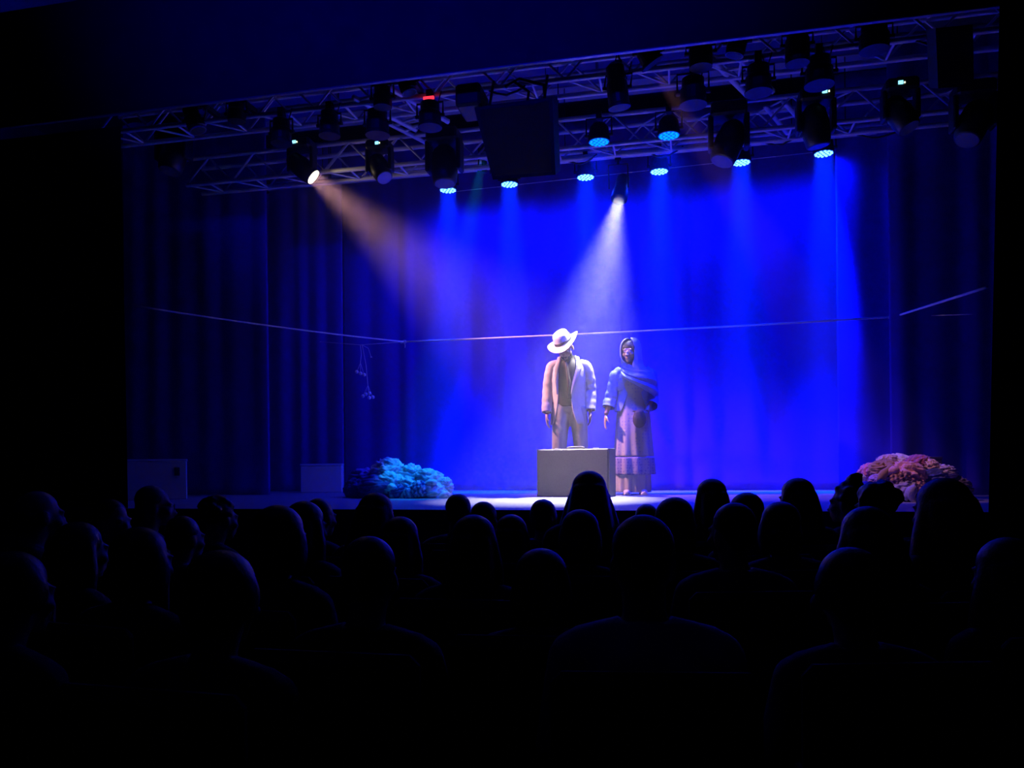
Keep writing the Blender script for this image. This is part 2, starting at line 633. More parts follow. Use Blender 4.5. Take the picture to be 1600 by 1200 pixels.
YD, YA, YBAR = 6.10, 7.40, 8.40
box_truss('lattice_truss', 'front aluminium lattice truss partly hidden by the dark header', (-5.2, YD, ZT), (3.2, YD, ZT))
box_truss('lattice_truss', 'middle aluminium lattice truss carrying the moving heads', (-5.2, YA, ZT - .02), (3.2, YA, ZT - .02))
pipe('lamp_bar', 'rear lamp bar from which the six lit blue lamps hang', (-5.0, YBAR, 4.735), (2.6, YBAR, 4.735))
pipe('lamp_bar', 'thicker pale bar just behind and below the middle truss', (-4.6, 8.05, 4.52), (1.9, 8.05, 4.52), .03)
pipe('lamp_bar', 'thin bar close behind the middle truss, above the thicker pale bar', (-4.6, 7.93, 4.50), (2.2, 7.93, 4.50), .016)
pipe('lamp_bar', 'upper bar high behind the front truss', (-4.0, 6.95, 4.86), (2.6, 6.95, 4.86), .024)
pipe('lamp_bar', 'high rear bar close under the pale roof beam', (-4.2, 8.1, 5.42), (2.6, 8.1, 5.42), .024)
wa, wb = at(705, 300, 8.7), at(1400, 224, 8.7)
w0 = Vector((wa.x - .2, YBAR, 4.735))
o = MB().tube([Vector((0, 0, 0)), wa - w0, wb - w0, Vector((wb.x + .2, YBAR, 4.735)) - w0], .004, 6).build('steel_wire', m_alu, None, smooth=True)
o.location = w0
tag(o, 'thin steel wire stretched under the rear lamp bar', 'wire')
ladder('ladder_truss', 'ladder truss running upstage on the right, from front to middle truss', atz(1112, 92, ZT + .02), atz(1168, 149, ZT + .02), atz(1150, 86, ZT + .02), atz(1207, 143, ZT + .02), 5, 'ladder trusses between the front and middle trusses')
ladder('ladder_truss', 'ladder truss from the middle truss to the rear bar, beside the right moving head', atz(1224, 158, ZT + .24), atz(1274, 214, ZT + .24), atz(1196, 166, ZT + .24), atz(1240, 219, ZT + .24), 4)
ladder('ladder_truss', 'ladder truss running upstage on the left, from front to middle truss', atz(552, 152, ZT + .02), atz(650, 203, ZT + .02), atz(603, 134, ZT + .02), atz(700, 190, ZT + .02), 6, 'ladder trusses between the front and middle trusses')
ladder('ladder_truss', 'ladder truss from middle truss to rear bar, behind the left moving heads', atz(606, 192, ZT + .24), atz(668, 224, ZT + .24), atz(648, 184, ZT + .24), atz(712, 214, ZT + .24), 4)


def hung_lamp(name, label, lens, d, r, length, zbar, lensmat=None, group=None, reach=None, flare=1.08):
    """Can lamp with yoke and clamp hung from a bar; origin at the lens."""
    lens, d = Vector(lens), Vector(d).normalized()
    t = thing(name, label, 'spotlight', lens, 0, group)
    Q = d.to_track_quat('-Z', 'Y').to_matrix().to_4x4()
    pr = [(r * flare, 0), (r * flare, .015), (r, .03), (r, length * .55), (r * .86, length * .62), (r * .86, length * .92), (r * .5, length)]
    MB().lathe(pr, 18, Q).build('can', m_can, t, smooth=False)
    MB().lathe([(.001, .003), (r * .95, .003), (r * .95, .012)], 18, Q).build('lens', lensmat or m_dullglass, t)
    piv = -d * (length * .45)
    sx = r + .02
    zt = zbar - lens.z
    y = MB()
    y.tube([piv + Vector((-sx, 0, 0)), Vector((-sx, piv.y, zt - .08)), Vector((sx, piv.y, zt - .08)), piv + Vector((sx, 0, 0))], .009, 6)
    y.tube([piv + Vector((-sx - .012, 0, 0)), piv + Vector((-r * .8, 0, 0))], .016, 8)
    y.tube([piv + Vector((sx + .012, 0, 0)), piv + Vector((r * .8, 0, 0))], .016, 8)
    y.build('yoke', m_can, t)
    MB().box((0, piv.y, zt - .035), (.05, .05, .12)).build('clamp', m_can, t)
    if reach is not None:
        g = reach - lens.y - piv.y
        MB().box((0, piv.y + g / 2, zt - .03), (.04, abs(g) + .03, .04)).build('bracket', m_can, t)
    c = MB()
    c.tube([-d * length * .98, -d * length * 1.15 + Vector((.03, 0, .03)), Vector((.06, piv.y, zt - .12)), Vector((.10, piv.y, zt + .01))], .006, 5)
    c.build('cable', m_cable, t)
    return t


DN = Vector((0, 0, -1))
# lamps under the front truss: dull lenses seen from below
for (px, py, r, lb) in [(440, 225, .085, 'black can lamp with dull lens under front truss, leftmost with a lens in view'),
                        (515, 213, .085, 'tall black can lamp with dull lens above the amber beam'),
                        (590, 212, .095, 'black can lamp with dull lens above the small screen of a moving head'),
                        (672, 200, .092, 'black can lamp with dull blue lens and a red pilot light on top'),
                        (1083, 165, .098, 'black can lamp with dull blue oval lens right of the pale-lensed lamp'),
                        (1185, 146, .095, 'black can lamp with dull blue oval lens beside the right ladder truss'),
                        (1280, 134, .10, 'black can lamp with dull blue oval lens above the right moving head')]:
    p = at(px, py, YD - .03)
    t = hung_lamp('can_lamp', lb, p, DN, r, .22, ZT, group='unlit can lamps under the front truss')
    if px == 672:
        MB().box((0, -.03, .235), (.09, .02, .02)).build('pilot_light', m_red, t)
# pale-lensed leaning lamp
p = at(968, 169, YD - .02)
t = hung_lamp('can_lamp', 'large leaning black lamp with a pale oval lens, left of the two lit middle lamps', p, (.10, .12, -1), .082, .34, ZT + .05, mat('pale_lens_glass', (.75, .73, .72), .3, emit=(.75, .72, .8), estr=.10))
# front cans hung lower in front of the truss, no lens in view
for (px, py, r, ln, lb) in [(598, 168, .075, .17, 'short black can lamp below the dark header, above the amber beam'),
                            (370, 190, .075, .16, 'short black can lamp with white glints on top, far left under the header'),
                            (1095, 106, .085, .24, 'black can lamp close under the header right of the pale oval lens'),
                            (1366, 79, .10, .19, 'wide black can lamp under the header near the right end'),
                            (1246, 100, .085, .30, 'tall black can lamp under the header left of the wide one')]:
    hung_lamp('can_lamp', lb, at(px, py, YD - .28), (0, .03, -1), r, ln, ZT + .07, flare=.98, reach=YD)
for (px, py, dx, r, lb) in [(1147, 88, -.25, .07, 'tapered black lamp poking down below the header beside the right ladder truss'),
                            (640, 146, .3, .065, 'small tapered black lamp poking down below the header left of the loudspeaker'),
                            (310, 205, .35, .075, 'tilted black lamp under the far left of the header')]:
    hung_lamp('can_lamp', lb, at(px, py, YD - .28), (dx, .1, -1), r, .22, ZT + .07, flare=.8, reach=YD)


def moving_head(name, label, top, d, s=1.0, screen=None, lensmat=None, zb=None, rim=None, lean=0.0):
    """Moving head hung upside down: base, two arms, round head; origin at the top of the base."""
    top, d = Vector(top), Vector(d).normalized()
    t = thing(name, label, 'spotlight', top)
    MB().box((0, 0, -.05 * s), (.25 * s, .20 * s, .10 * s), bevel=.02).build('base', m_can, t)
    for sx in (-1, 1):
        MB().box((sx * .125 * s, 0, -.20 * s), (.035 * s, .12 * s, .24 * s), bevel=.012).build('arm', m_can, t)
    c = Vector((0, 0, -.27 * s))
    Q = Matrix.Translation(c) @ d.to_track_quat('-Z', 'Y').to_matrix().to_4x4()
    MB().lathe([(.05 * s, .16 * s), (.085 * s, .12 * s), (.102 * s, .02 * s), (.102 * s, -.06 * s), (.088 * s, -.145 * s), (.075 * s, -.15 * s)], 18, Q).build('head', m_can, t, smooth=True)
    MB().lathe([(.001, -.152 * s), (.076 * s, -.152 * s), (.076 * s, -.13 * s)][::-1], 18, Q).build('lens', lensmat or m_dullglass, t)
    if screen:
        MB().box((screen * s, -.103 * s, -.05 * s), (.036 * s, .006, .028 * s)).build('screen', m_lcd, t)
        MB().box((screen * s + .03 * s, -.103 * s, -.053 * s), (.009 * s, .006, .013 * s)).build('pilot_light', mat('green_pilot_lit', (.5, .6, .4), .3, emit=(.9, 1, .6), estr=2), t)
    if zb:
        MB().box((0, (YA - top.y) / 2, .02), (.05, abs(YA - top.y) + .03, .04)).build('bracket', m_can, t)
        MB().box((0, YA - top.y - .01, .02), (.06, .05, .09)).build('clamp', m_can, t)
    else:
        MB().box((0, 0, .03), (.06, .05, .09)).build('clamp', m_can, t)
    return t


m_rimglass = mat('ring_lens_glass', (.16, .16, .2), .12, 0, spec=.9)
zA = ZT - .02 + .26
mh = [(1274, 143, (.15, .1, -1), .05, 'moving head with a small cyan screen, above the rightmost lit blue lamp', 1.15),
      (1406, 128, (.45, -.3, -1), -.02, 'moving head with a small cyan screen, right of another by the truss end', 1.05),
      (1138, 165, (-.35, -.2, -1), None, 'bulky moving head leaning left, right of the two lit middle lamps', 1.25),
      (694, 205, (.05, -.15, -1), None, 'black moving head just above the leftmost lit blue lamp', 1.25),
      (593, 222, (.55, -.35, -1), .01, 'moving head with small pale screen and ring lens, just right of the amber beam lamp', .95),
      (271, 190, (-.1, -.25, -1), None, 'large black moving head with a pale crescent glint, at the far left', 1.3),
      (1520, 132, (-.4, -.3, -1), None, 'black moving head beside the right proscenium wall', 1.2)]
for (px, py, d, sc, lb, s) in mh:
    moving_head('moving_head', lb, at(px, py, YA - .22), d, s, sc, m_rimglass, zA)
# the amber beam's lamp
ap = at(490, 277, YA - .25)
dd = (at(872, 600, 7.75) - ap).normalized()
s = 1.0
top = ap - dd * .152 + Vector((0, 0, .27))
t = moving_head('moving_head', 'moving head with a glowing oval amber lens and a pinkish beam', top, dd, s, -.03, m_amber, zA)
disc_beam('amber_beam', t, Vector((0, 0, -.27)) + dd * .16, Vector((0, 0, -.27)) + dd * 5, AMBER_W, AMBER, .15, 36)
# small lamp in the dark at the left, and one cyan lamp behind the loudspeaker
hung_lamp('can_lamp', 'small dark lamp with three glints hanging low at the left', at(408, 309, 8.2), (.1, -.4, -1), .06, .16, 4.735, m_rimglass, reach=8.4)
p = at(756, 241, 7.9)
t = hung_lamp('can_lamp', 'small lit cyan lamp at the left edge of the hanging loudspeaker', p, (-.2, -.35, -1), .05, .16, 4.52, m_led)
tc = at(655, 752, 7.2) - p
spot('cyan_beam', t, tc.normalized() * .03, tc, CYAN_W, (0.0, .42, 1.0), 15, .5, .04)

# the lamp that throws pink light on the right heap
p = at(1020, 100, YD - .28)
hd = at(1412, 745, 6.75) - p
t = hung_lamp('can_lamp', 'stubby black lamp poking down below the header right of the loudspeaker', p, hd, .07, .2, ZT + .07, reach=YD, flare=1.3)
spot('pink_beam', t, hd.normalized() * .03, hd, PINK_W, (1.0, .42, .48), 15, .6, .04)

m_ply = mat('speaker_black_paint', (.010, .010, .016), .6, var=.3)
m_mesh = mat('speaker_grille', (.016, .016, .024), .5, .4, bump=.5, bscale=300)


def loudspeaker(label, top_pts, bot_pts, Y0, Y1, rig_top, tilt=0.0, lift=0.0):
    """A tapered cabinet hung in front of the truss; corners read at its front."""
    a, b = at(*top_pts[0], Y0), at(*top_pts[1], Y0)
    c, d = at(*bot_pts[0], Y0 + .04 + tilt), at(*bot_pts[1], Y0 + .04 + tilt)
    o = (a + b) / 2
    t = thing('loudspeaker', label, 'loudspeaker', o)
    dep = Vector((0, Y1 - Y0, (Y1 - Y0) * lift))
    q = [v - o for v in (c, d, b, a)]
    k = [v + dep for v in q]
    mid = sum(q, Vector()) / 4
    MB().add(q + k, [(0, 1, 2, 3), (7, 6, 5, 4), (0, 4, 5, 1), (1, 5, 6, 2), (2, 6, 7, 3), (3, 7, 4, 0)]).build('cabinet', m_ply, t)
    g = [mid + (v - mid) * .9 + Vector((0, -.008, 0)) for v in q]
    g2 = [v + Vector((0, .012, 0)) for v in g]
    MB().add(g + g2, [(0, 1, 2, 3), (0, 4, 5, 1), (1, 5, 6, 2), (2, 6, 7, 3), (3, 7, 4, 0)]).build('grille', m_mesh, t)
    for w in (-.12, .12):
        x = q[3].lerp(q[2], .5 + w * 3)
        MB().tube([x + dep * .5 + Vector((0, 0, -.03)), Vector((x.x, YD + .0 - o.y, rig_top - o.z))], .012, 6).build('hanger', m_can, t)
    return t, q


t, q = loudspeaker('big black hanging loudspeaker in the middle, over the lit lamps', [(741, 168), (863, 152)], [(770, 281), (868, 273)], 5.80, 6.06, ZT + .05, .20, .5)
w = MB().box((0, 0, 0), (.2, .3, .18), bevel=.02).build('amplifier_box', m_ply)
w.location = at(738, 160, 5.9)
tag(w, 'small black box hanging beside the top left of the middle loudspeaker', 'box')
MB().tube([(0, 0, .08), (0, .22, ZT - w.location.z)], .012, 6).build('hanger', m_can, w)
MB().tube([q[2] + Vector((-.08, .2, -.02)), q[2] + Vector((-.10, .2, .2)), q[2] + Vector((-.3, .22, .28)), q[2] + Vector((-.42, .24, .24))], .014, 6).build('cable', m_cable, t)
MB().tube([q[2] + Vector((-.25, .2, -.02)), q[2] + Vector((-.22, .2, .16)), q[2] + Vector((-.34, .22, .26))], .012, 6).build('cable', m_cable, t)
loudspeaker('tall black hanging loudspeaker high up beside the right wall', [(1462, 44), (1520, 38)], [(1466, 138), (1522, 134)], 5.80, 6.0, ZT + .05, .06, .5)
# cables looped under the trusses
rc = random.Random(4)
for k, (px, py) in enumerate([(880, 262), (1010, 236), (1105, 226), (1330, 218), (1425, 60), (760, 122), (1190, 232)]):
    Y = YD if py < 150 else YA + .3
    a = at(px, py, Y)
    a.z = ZT + .0
    b = a + Vector((rc.uniform(.3, .5), rc.uniform(-.05, .05), 0))
    pts = []
    for i in range(9):
        u = i / 8
        p = a.lerp(b, u)
        p.z -= .16 * 4 * u * (1 - u) * rc.uniform(.7, 1.0) * .5
        pts.append(p - a)
    o = MB().tube(pts, .009, 6).build('cable', m_cable, None, smooth=True)
    o.location = a
    tag(o, ['black cable loop under the middle truss beside the loudspeaker', 'black cable loop under the middle truss between the lit middle lamps', 'black cable loop under the middle truss left of the bulky moving head',
            'black cable loop under the middle truss between the two screened moving heads', 'black cable loop at the front truss left of the right loudspeaker', 'black cable loop at the front truss above the middle loudspeaker',
            'black cable loop under the middle truss right of the bulky moving head'][k], 'cable')
# ------------------------------------------------------------------ things standing on the stage
from mathutils import noise as mnoise

m_case = mat('grey_case_vinyl', (0.125, 0.125, 0.132), .75, var=.22, scale=70, bump=.25, bscale=220)
m_case_edge = mat('grey_case_binding', (0.10, 0.10, 0.12), .7, var=.2, scale=40)
m_brass = mat('case_metal', (.6, .58, .5), .3, .9)
pa, pb = atz(840, 776, ZS), atz(953, 776, ZS)
cw = (pb - pa).length / math.cos(math.radians(12)) * .985
t = thing('suitcase', 'big grey suitcase standing upright on the stage before the man in the hat', 'suitcase', (pa.x, pa.y, ZS), math.radians(-8))
cd, ch = .27, atz(840, 776, ZS) and (at(840, 702, pa.y).z - ZS)
MB().box((cw / 2, .085, ch / 2), (cw, .17, ch), bevel=.012).build('body', m_case, t)
MB().box((cw / 2, .222, ch / 2), (cw, .096, ch), bevel=.012).build('lid', m_case, t)
MB().box((cw / 2, .172, ch / 2), (cw - .008, .012, ch - .008)).build('seam_strip', m_case_edge, t)
for x in (0, cw):
    b = MB()
    b.box((x + (.004 if x else -.001), .135, ch / 2), (.012, .268, ch + .004), bevel=.005)
    b.build('binding', m_case_edge, t)
h = MB()
h.tube([(cw / 2 - .09, .135, ch), (cw / 2 - .085, .135, ch + .010), (cw / 2 - .05, .135, ch + .016), (cw / 2 + .05, .135, ch + .016), (cw / 2 + .085, .135, ch + .010), (cw / 2 + .09, .135, ch)], .010, 8)
h.build('handle', m_case_edge, t, smooth=True)
for x in (.16, cw - .16):
    MB().box((x, .168, ch + .004), (.05, .05, .010), bevel=.003).build('latch', m_brass, t)

# pale cabinet at the left, low boxes behind
m_cab = mat('pale_cabinet_paint', (.62, .62, .66), .6, var=.08)
m_dark = mat('dark_plate', (.02, .02, .025), .5)


def low_box(name, label, x0, x1, ytop, Y, dep, mt, z0=ZS):
    a, b = at(x0, ytop, Y), at(x1, ytop, Y)
    t = thing(name, label, 'box', ((a.x + b.x) / 2, Y + dep / 2, z0))
    w, h = b.x - a.x, a.z - z0
    MB().box((0, 0, h / 2 - .012), (w, dep, h - .024), bevel=.006).build('body', mt, t)
    MB().box((0, 0, h - .012), (w + .01, dep + .01, .024), bevel=.004).build('top_panel', mt, t)
    return t, w, h


t, w, h = low_box('cabinet', 'pale low cabinet with a small dark plate at the far left of the stage', 201, 278, 718, 6.7, .10, m_cab)
t.rotation_euler.z = math.radians(32)
t['category'] = 'cabinet'
MB().box((.5 * w * (266 - 239.5) / 38.5, -.054, h - .125), (.05, .012, .085), bevel=.003).build('socket_plate', m_dark, t)
MB().box((.5 * w * (266 - 239.5) / 38.5, -.056, h - .185), (.045, .012, .008)).build('handle', m_brass, t)
pl = low_box('platform', 'pale blue-lit low box against the rear curtain, left of the left clothes heap', 470, 529, 725, 8.45, .14, m_cab)
pl[0].rotation_euler.z = math.radians(14)
low_box('platform', 'dark low box behind the right clothes heap', 1388, 1472, 714, 7.05, .4, mat('dark_box_paint', (.10, .10, .2), .7))

# ------------------------------------------------------------------ rope line
m_rope = mat('pale_rope', (.90, .88, .85), .8, var=.1, scale=60, bump=.4, bscale=400)
YR = 8.15
kl, kr = at(632, 534, YR), at(1397, 495, YR - .15)


def rope(label, pts, r, sag=0.0, knots=()):
    o0 = Vector(pts[0])
    path = []
    for i in range(len(pts) - 1):
        a, b = Vector(pts[i]), Vector(pts[i + 1])
        for k in range(12):
            u = k / 12
            p = a.lerp(b, u)
            p.z -= sag * 4 * u * (1 - u)
            path.append(p - o0)
    path.append(Vector(pts[-1]) - o0)
    o = MB().tube(path, r, 6).build('rope', m_rope, None, smooth=True)
    o.location = o0
    tag(o, label, 'rope')
    for kp_ in knots:
        b = MB()
        c = Vector(kp_) - o0
        b.ball(c, (.028, .02, .02), 10, 6).ball(c + Vector((-.035, 0, -.002)), (.022, .017, .016), 10, 6)
        b.tube([c, c + Vector((.012, -.012, -.045)), c + Vector((.010, -.014, -.07))], .006, 5)
        b.build('knot', m_rope, o, smooth=True)
    return o


rope('long pale taut rope crossing the whole stage behind the man in the hat', [kl, kr], .0105, .015, (kl, kr))
rope('pale rope slanting from the left knot to the left proscenium', [kl, at(205, 477, 5.50)], .008, .02)
rope('short pale rope rising from the right knot to the right proscenium', [kr, at(1542, 449, 5.37)], .010, .0)
bp = at(563, 539, YR + .12)
rope('thin dim rope from the left knot that carries the pale balls', [kl, bp, at(500, 534, 8.68)], .004, .0)
rope('thin dim rope running level from the right knot into the right side curtain', [kr, at(1520, 491, 7.5)], .0045, .0)
m_ball = mat('pale_ball', (.85, .85, .88), .35, var=.05)


def ball_string(label, top, balls, extra=None):
    t = thing('ball_string', label, 'ornament', top)
    c = Vector(balls[0]) - top
    mid = sum((Vector(b) - top for b in balls), Vector()) / len(balls)
    k = mid + Vector((0, 0, .12))
    MB().tube([(0, 0, 0), k * .5 + Vector((.012, 0, 0)), k], .004, 5).build('string', m_rope, t)
    for b in balls:
        q = Vector(b) - top
        MB().tube([k, q], .0025, 4).build('cord', m_rope, t)
        MB().ball(q, .021, 12, 8).build('ball', m_ball, t, smooth=True)
    if extra is not None:
        q = Vector(extra) - top
        MB().tube([(0, 0, 0), q * .5 + Vector((.02, 0, .03)), q], .0025, 4).build('cord', m_rope, t)
        MB().box(q, (.022, .008, .010), bevel=.002).build('peg', m_ball, t)
    return t


Yb = YR + .12
ball_string('upper hanging string with three small pale balls, left of centre', bp, [at(557.5, 581, Yb), at(563.5, 583.5, Yb + .02), at(569, 585.5, Yb)])
ball_string('lower hanging string with five small pale balls and a tiny peg', at(566, 539, YR + .115), [at(567, 619, Yb), at(571.5, 616, Yb + .03), at(577.3, 614.5, Yb), at(577, 621.5, Yb - .02), at(582.5, 620.5, Yb)], at(580, 558, Yb))

# ------------------------------------------------------------------ heaps of clothes
def cloth_mat(name, col, stripes=None):
    M = mat(name, col, .85, var=.15, scale=12, bump=.3, bscale=60, sheen=.2)
    if stripes and not M.get('striped'):
        M['striped'] = 1
        nt = M.node_tree
        b = nt.nodes['Principled BSDF']
        tc = nt.nodes.new('ShaderNodeTexCoord')
        wv = nt.nodes.new('ShaderNodeTexWave')
        wv.inputs['Scale'].default_value = 9
        wv.inputs['Distortion'].default_value = 3
        nt.links.new(tc.outputs['Object'], wv.inputs['Vector'])
        mx = nt.nodes.new('ShaderNodeMix')
        mx.data_type = 'RGBA'
        mx.inputs[6].default_value = (*col, 1)
        mx.inputs[7].default_value = (*stripes, 1)
        nt.links.new(wv.outputs[0], mx.inputs[0])
        nt.links.new(mx.outputs[2], b.inputs['Base Color'])
    return M


def garment(name, label, loc, size, mt, seed, sleeve=None, group=None):
    """A crumpled garment: a folded lump of cloth with ridged creases, and a sleeve where one shows."""
    rr = random.Random(seed)
    n, k = 84, 46
    fa = Vector((rr.uniform(-1, 1), rr.uniform(-1, 1), rr.uniform(-.6, .6))).normalized()
    fb = (fa + Vector((rr.uniform(-.6, .6), rr.uniform(-.6, .6), rr.uniform(-.8, .8)))).normalized()
    ax, ay, az = size
    off = Vector((rr.uniform(0, 50), rr.uniform(0, 50), rr.uniform(0, 50)))
    stretch = Vector((rr.uniform(.6, 1.3), 1.0, rr.uniform(1.0, 2.2)))
    vs, fs = [], []
    for i in range(k + 1):
        th = -PI / 2 + PI * i / k
        for j in range(n):
            a = 2 * PI * j / n
            d = Vector((math.cos(th) * math.cos(a), math.cos(th) * math.sin(a), math.sin(th)))
            q = Vector((d.x * stretch.x, d.y, d.z * stretch.z)) * 1.7 + off
            w = mnoise.noise(q * .8) * .9
            q2 = q + Vector((w, -w, w * .5))
            qa = q2 - fa * (q2.dot(fa) * .72)
            qb = q2 - fb * (q2.dot(fb) * .78)
            r1 = 1 - math.sqrt(mnoise.noise(qa * 1.15) ** 2 + .004) * 2.3
            r2 = 1 - math.sqrt(mnoise.noise(qb * 2.5 + off) ** 2 + .004) * 2.2
            r3 = 1 - math.sqrt(mnoise.noise(qa * 4.6 + off) ** 2 + .006) * 2.0
            s = .82 + .20 * r1 + .15 * r2 + .05 * r3
            p = Vector((d.x * ax * s, d.y * ay * s, d.z * az * s))
            if p.z < -az * .75:
                p.z = -az * .75
            vs.append(p)
    for i in range(k):
        for j in range(n):
            j2 = (j + 1) % n
            fs.append((i * n + j, i * n + j2, (i + 1) * n + j2, (i + 1) * n + j))
    o = MB().add(vs, fs).build(name, mt, None, smooth=True)
    o.location = loc
    o.rotation_euler = (rr.uniform(-.25, .25), rr.uniform(-.25, .25), rr.uniform(-.6, .6))
    tag(o, label, 'clothes', group)
    if sleeve:
        pts, rad = [], []
        dx, dz, curl = sleeve
        for i in range(15):
            u = i / 14
            a = -.4 + curl * u
            pts.append(Vector((dx * (.4 + .7 * u) * ax + .03 * math.sin(a * 3), -ay * (.85 + .25 * math.sin(PI * u)), dz * az * (.3 + .4 * u) + .06 * math.sin(a * 2) - .05 * u)))
            rad.append((.035 + .008 * math.sin(u * 19 + seed)) * (1 - .25 * u))
        MB().tube(pts, rad, 10).build('sleeve', mt, o, smooth=True)
    return o


def heap(rows, Y, group):
    for i, (name, px, py, rx, rz, dy, col, st, sl, lb) in enumerate(rows):
        p = at(px, py, Y + dy)
        s = (p - CAM).length / FPX * 1.0
        r = Vector((rx * s, min(.2, rx * s * .95), rz * s))
        if p.z - r.z * .75 < ZS:
            p.z = ZS + r.z * .76
        garment(name, lb, p, r, cloth_mat(group.split()[2] + '_cloth_%d' % i, col, st), hash((px, py)) % 9999, sl, group)


W1 = (.72, .74, .78)
heap([
    ('shirt', 608, 741, 27, 24, .10, W1, None, None, 'pale crumpled shirt on the very top of the left clothes heap'),
    ('shirt', 641, 745, 22, 19, .10, (.6, .66, .74), None, None, 'pale crumpled shirt just right of the top one in the left heap'),
    ('blouse', 570, 748, 24, 16, .10, (.20, .12, .45), None, None, 'dark violet blouse at the upper left of the left heap'),
    ('shirt', 612, 755, 22, 17, -.05, W1, None, (1, -.6, 2.2), 'pale shirt with a hanging sleeve below the top of the left heap'),
    ('jacket', 560, 766, 22, 17, .0, (.04, .04, .2), None, None, 'dark jacket at the left foot of the left heap'),
    ('coat', 592, 768, 30, 19, -.08, (.05, .05, .26), None, None, 'dark blue coat low in the middle left of the left heap'),
    ('shirt', 640, 760, 20, 15, -.06, (.66, .72, .8), None, (1, -.8, 2.5), 'pale shirt in the middle of the left heap'),
    ('cardigan', 671, 751, 26, 17, .02, (.72, .74, .74), None, (1, -.5, 1.8), 'pale cardigan on the right shoulder of the left heap'),
    ('shirt', 655, 769, 18, 15, -.16, (.5, .55, .72), (.1, .1, .3), (-1, -.8, 2.6), 'striped shirt at the front foot of the left heap'),
    ('shirt', 678, 768, 18, 14, -.12, (.7, .72, .76), None, (1, -.7, 2.0), 'pale shirt low at the right front of the left heap'),
    ('scarf', 695, 763, 13, 17, -.02, (.78, .8, .8), None, None, 'pale scarf hanging down the right end of the left heap'),
    ('shawl', 625, 772, 16, 12, -.16, (.10, .10, .4), None, None, 'dark shawl at the front foot of the left heap'),
], 7.28, 'crumpled clothes left heap on the stage')
heap([
    ('shirt', 1408, 723, 19, 11, .14, (.75, .72, .8), None, (1, .5, 1.5), 'white shirt on the very top of the right clothes heap'),
    ('towel', 1387, 722, 15, 10, .12, (.62, .48, .6), None, None, 'pinkish towel edge at the upper left of the right heap'),
    ('blouse', 1361, 740, 17, 14, .08, (.75, .25, .35), (.5, .2, .5), None, 'red pink blouse at the left end of the right heap'),
    ('coat', 1383, 733, 22, 13, .0, (.40, .25, .16), None, (-1, -.5, 2), 'tan brown coat at the upper left middle of the right heap'),
    ('shawl', 1425, 725, 24, 11, .08, (.55, .16, .28), (.3, .1, .3), None, 'dark pink shawl just under the top of the right heap'),
    ('cardigan', 1415, 742, 25, 18, -.06, (.78, .42, .55), None, (-1, -.5, 2.8), 'pink cardigan with a curled sleeve in the middle of the right heap'),
    ('trousers', 1442, 739, 17, 16, .02, (.03, .025, .06), None, None, 'black trousers in the middle right of the right heap'),
    ('hat', 1453, 728, 11, 9, -.02, (.78, .55, .55), None, None, 'small pale pink cloth hat at the upper right of the right heap'),
    ('scarf', 1378, 751, 18, 11, -.08, (.42, .28, .62), None, (1, -.6, 1.6), 'purple scarf sloping down the left front of the right heap'),
    ('sweater', 1403, 748, 15, 13, -.14, (.66, .40, .38), (.16, .05, .12), None, 'striped sweater in the middle front of the right heap'),
    ('bag', 1408, 766, 21, 13, -.16, (.35, .32, .6), None, (1, -1.0, 3.0), 'lilac cloth bag with a curved strap at the front foot of the right heap'),
    ('blouse', 1432, 760, 13, 10, -.14, (.72, .42, .55), None, None, 'pink white blouse at the right front of the right heap'),
    ('towel', 1472, 739, 18, 11, .0, (.60, .52, .78), None, None, 'lilac towel on the right shoulder of the right heap'),
    ('jacket', 1458, 748, 20, 15, -.02, (.06, .08, .45), None, None, 'blue jacket low on the right of the right heap'),
    ('shirt', 1490, 762, 22, 16, .02, (.10, .08, .2), None, None, 'dark shirt at the right foot of the right heap'),
    ('jacket', 1395, 766, 18, 14, -.05, (.03, .03, .08), None, None, 'black jacket low in the middle of the right heap'),
    ('scarf', 1343, 748, 8, 6, -.02, (.7, .75, .8), None, None, 'small white scarf lying at the left tip of the right heap'),
    ('sock', 1512, 779, 7, 4, -.25, (.8, .5, .5), None, None, 'pink sock lying on the floor at the far right of the stage'),
], 6.85, 'crumpled clothes right heap on the stage')
# ------------------------------------------------------------------ people
m_skin = mat('skin', (.42, .25, .18), .5, var=.1, scale=20)
m_skin2 = mat('skin_light', (.36, .23, .18), .5, var=.1, scale=20)
m_eye = mat('eye_white', (.8, .8, .8), .2)
m_iris = mat('eye_iris', (.03, .02, .015), .15)
m_hair = mat('dark_hair', (.012, .009, .008), .45, var=.3, scale=50, bump=.4, bscale=150)
V = Vector


def head_shape(b, c, s, R, face=True):
    """Skull, jaw, nose, brow, lips, ears round the head centre c (eye level); R turns the head; s = head height / .23."""
    M = Matrix.Translation(c) @ R.to_4x4() @ Matrix.Scale(s, 4)

    def ball(p, r):
        b.ball(p, r, 16, 10, M)
    ball((0, .018, .035), (.074, .092, .083))
    ball((0, -.035, -.02), (.060, .058, .075))
    ball((0, -.050, -.075), (.040, .038, .036))
    ball((0, -.075, -.102), (.021, .018, .016))
    if face:
        ball((0, -.098, -.022), (.010, .016, .030))
        ball((0, -.110, -.038), (.015, .014, .012))
        for sx in (-1, 1):
            ball((sx * .012, -.100, -.042), (.010, .011, .009))
            ball((sx * .030, -.078, .023), (.026, .014, .009))
            ball((sx * .031, -.0795, .0095), (.0150, .011, .0060))
            ball((sx * .031, -.0800, -.0100), (.0150, .011, .0060))
            ball((sx * .042, -.062, -.030), (.024, .024, .022))
            ball((sx * .076, .008, -.015), (.010, .021, .033))
        ball((0, -.094, -.066), (.024, .012, .007))
        ball((0, -.092, -.077), (.021, .012, .008))
    return M


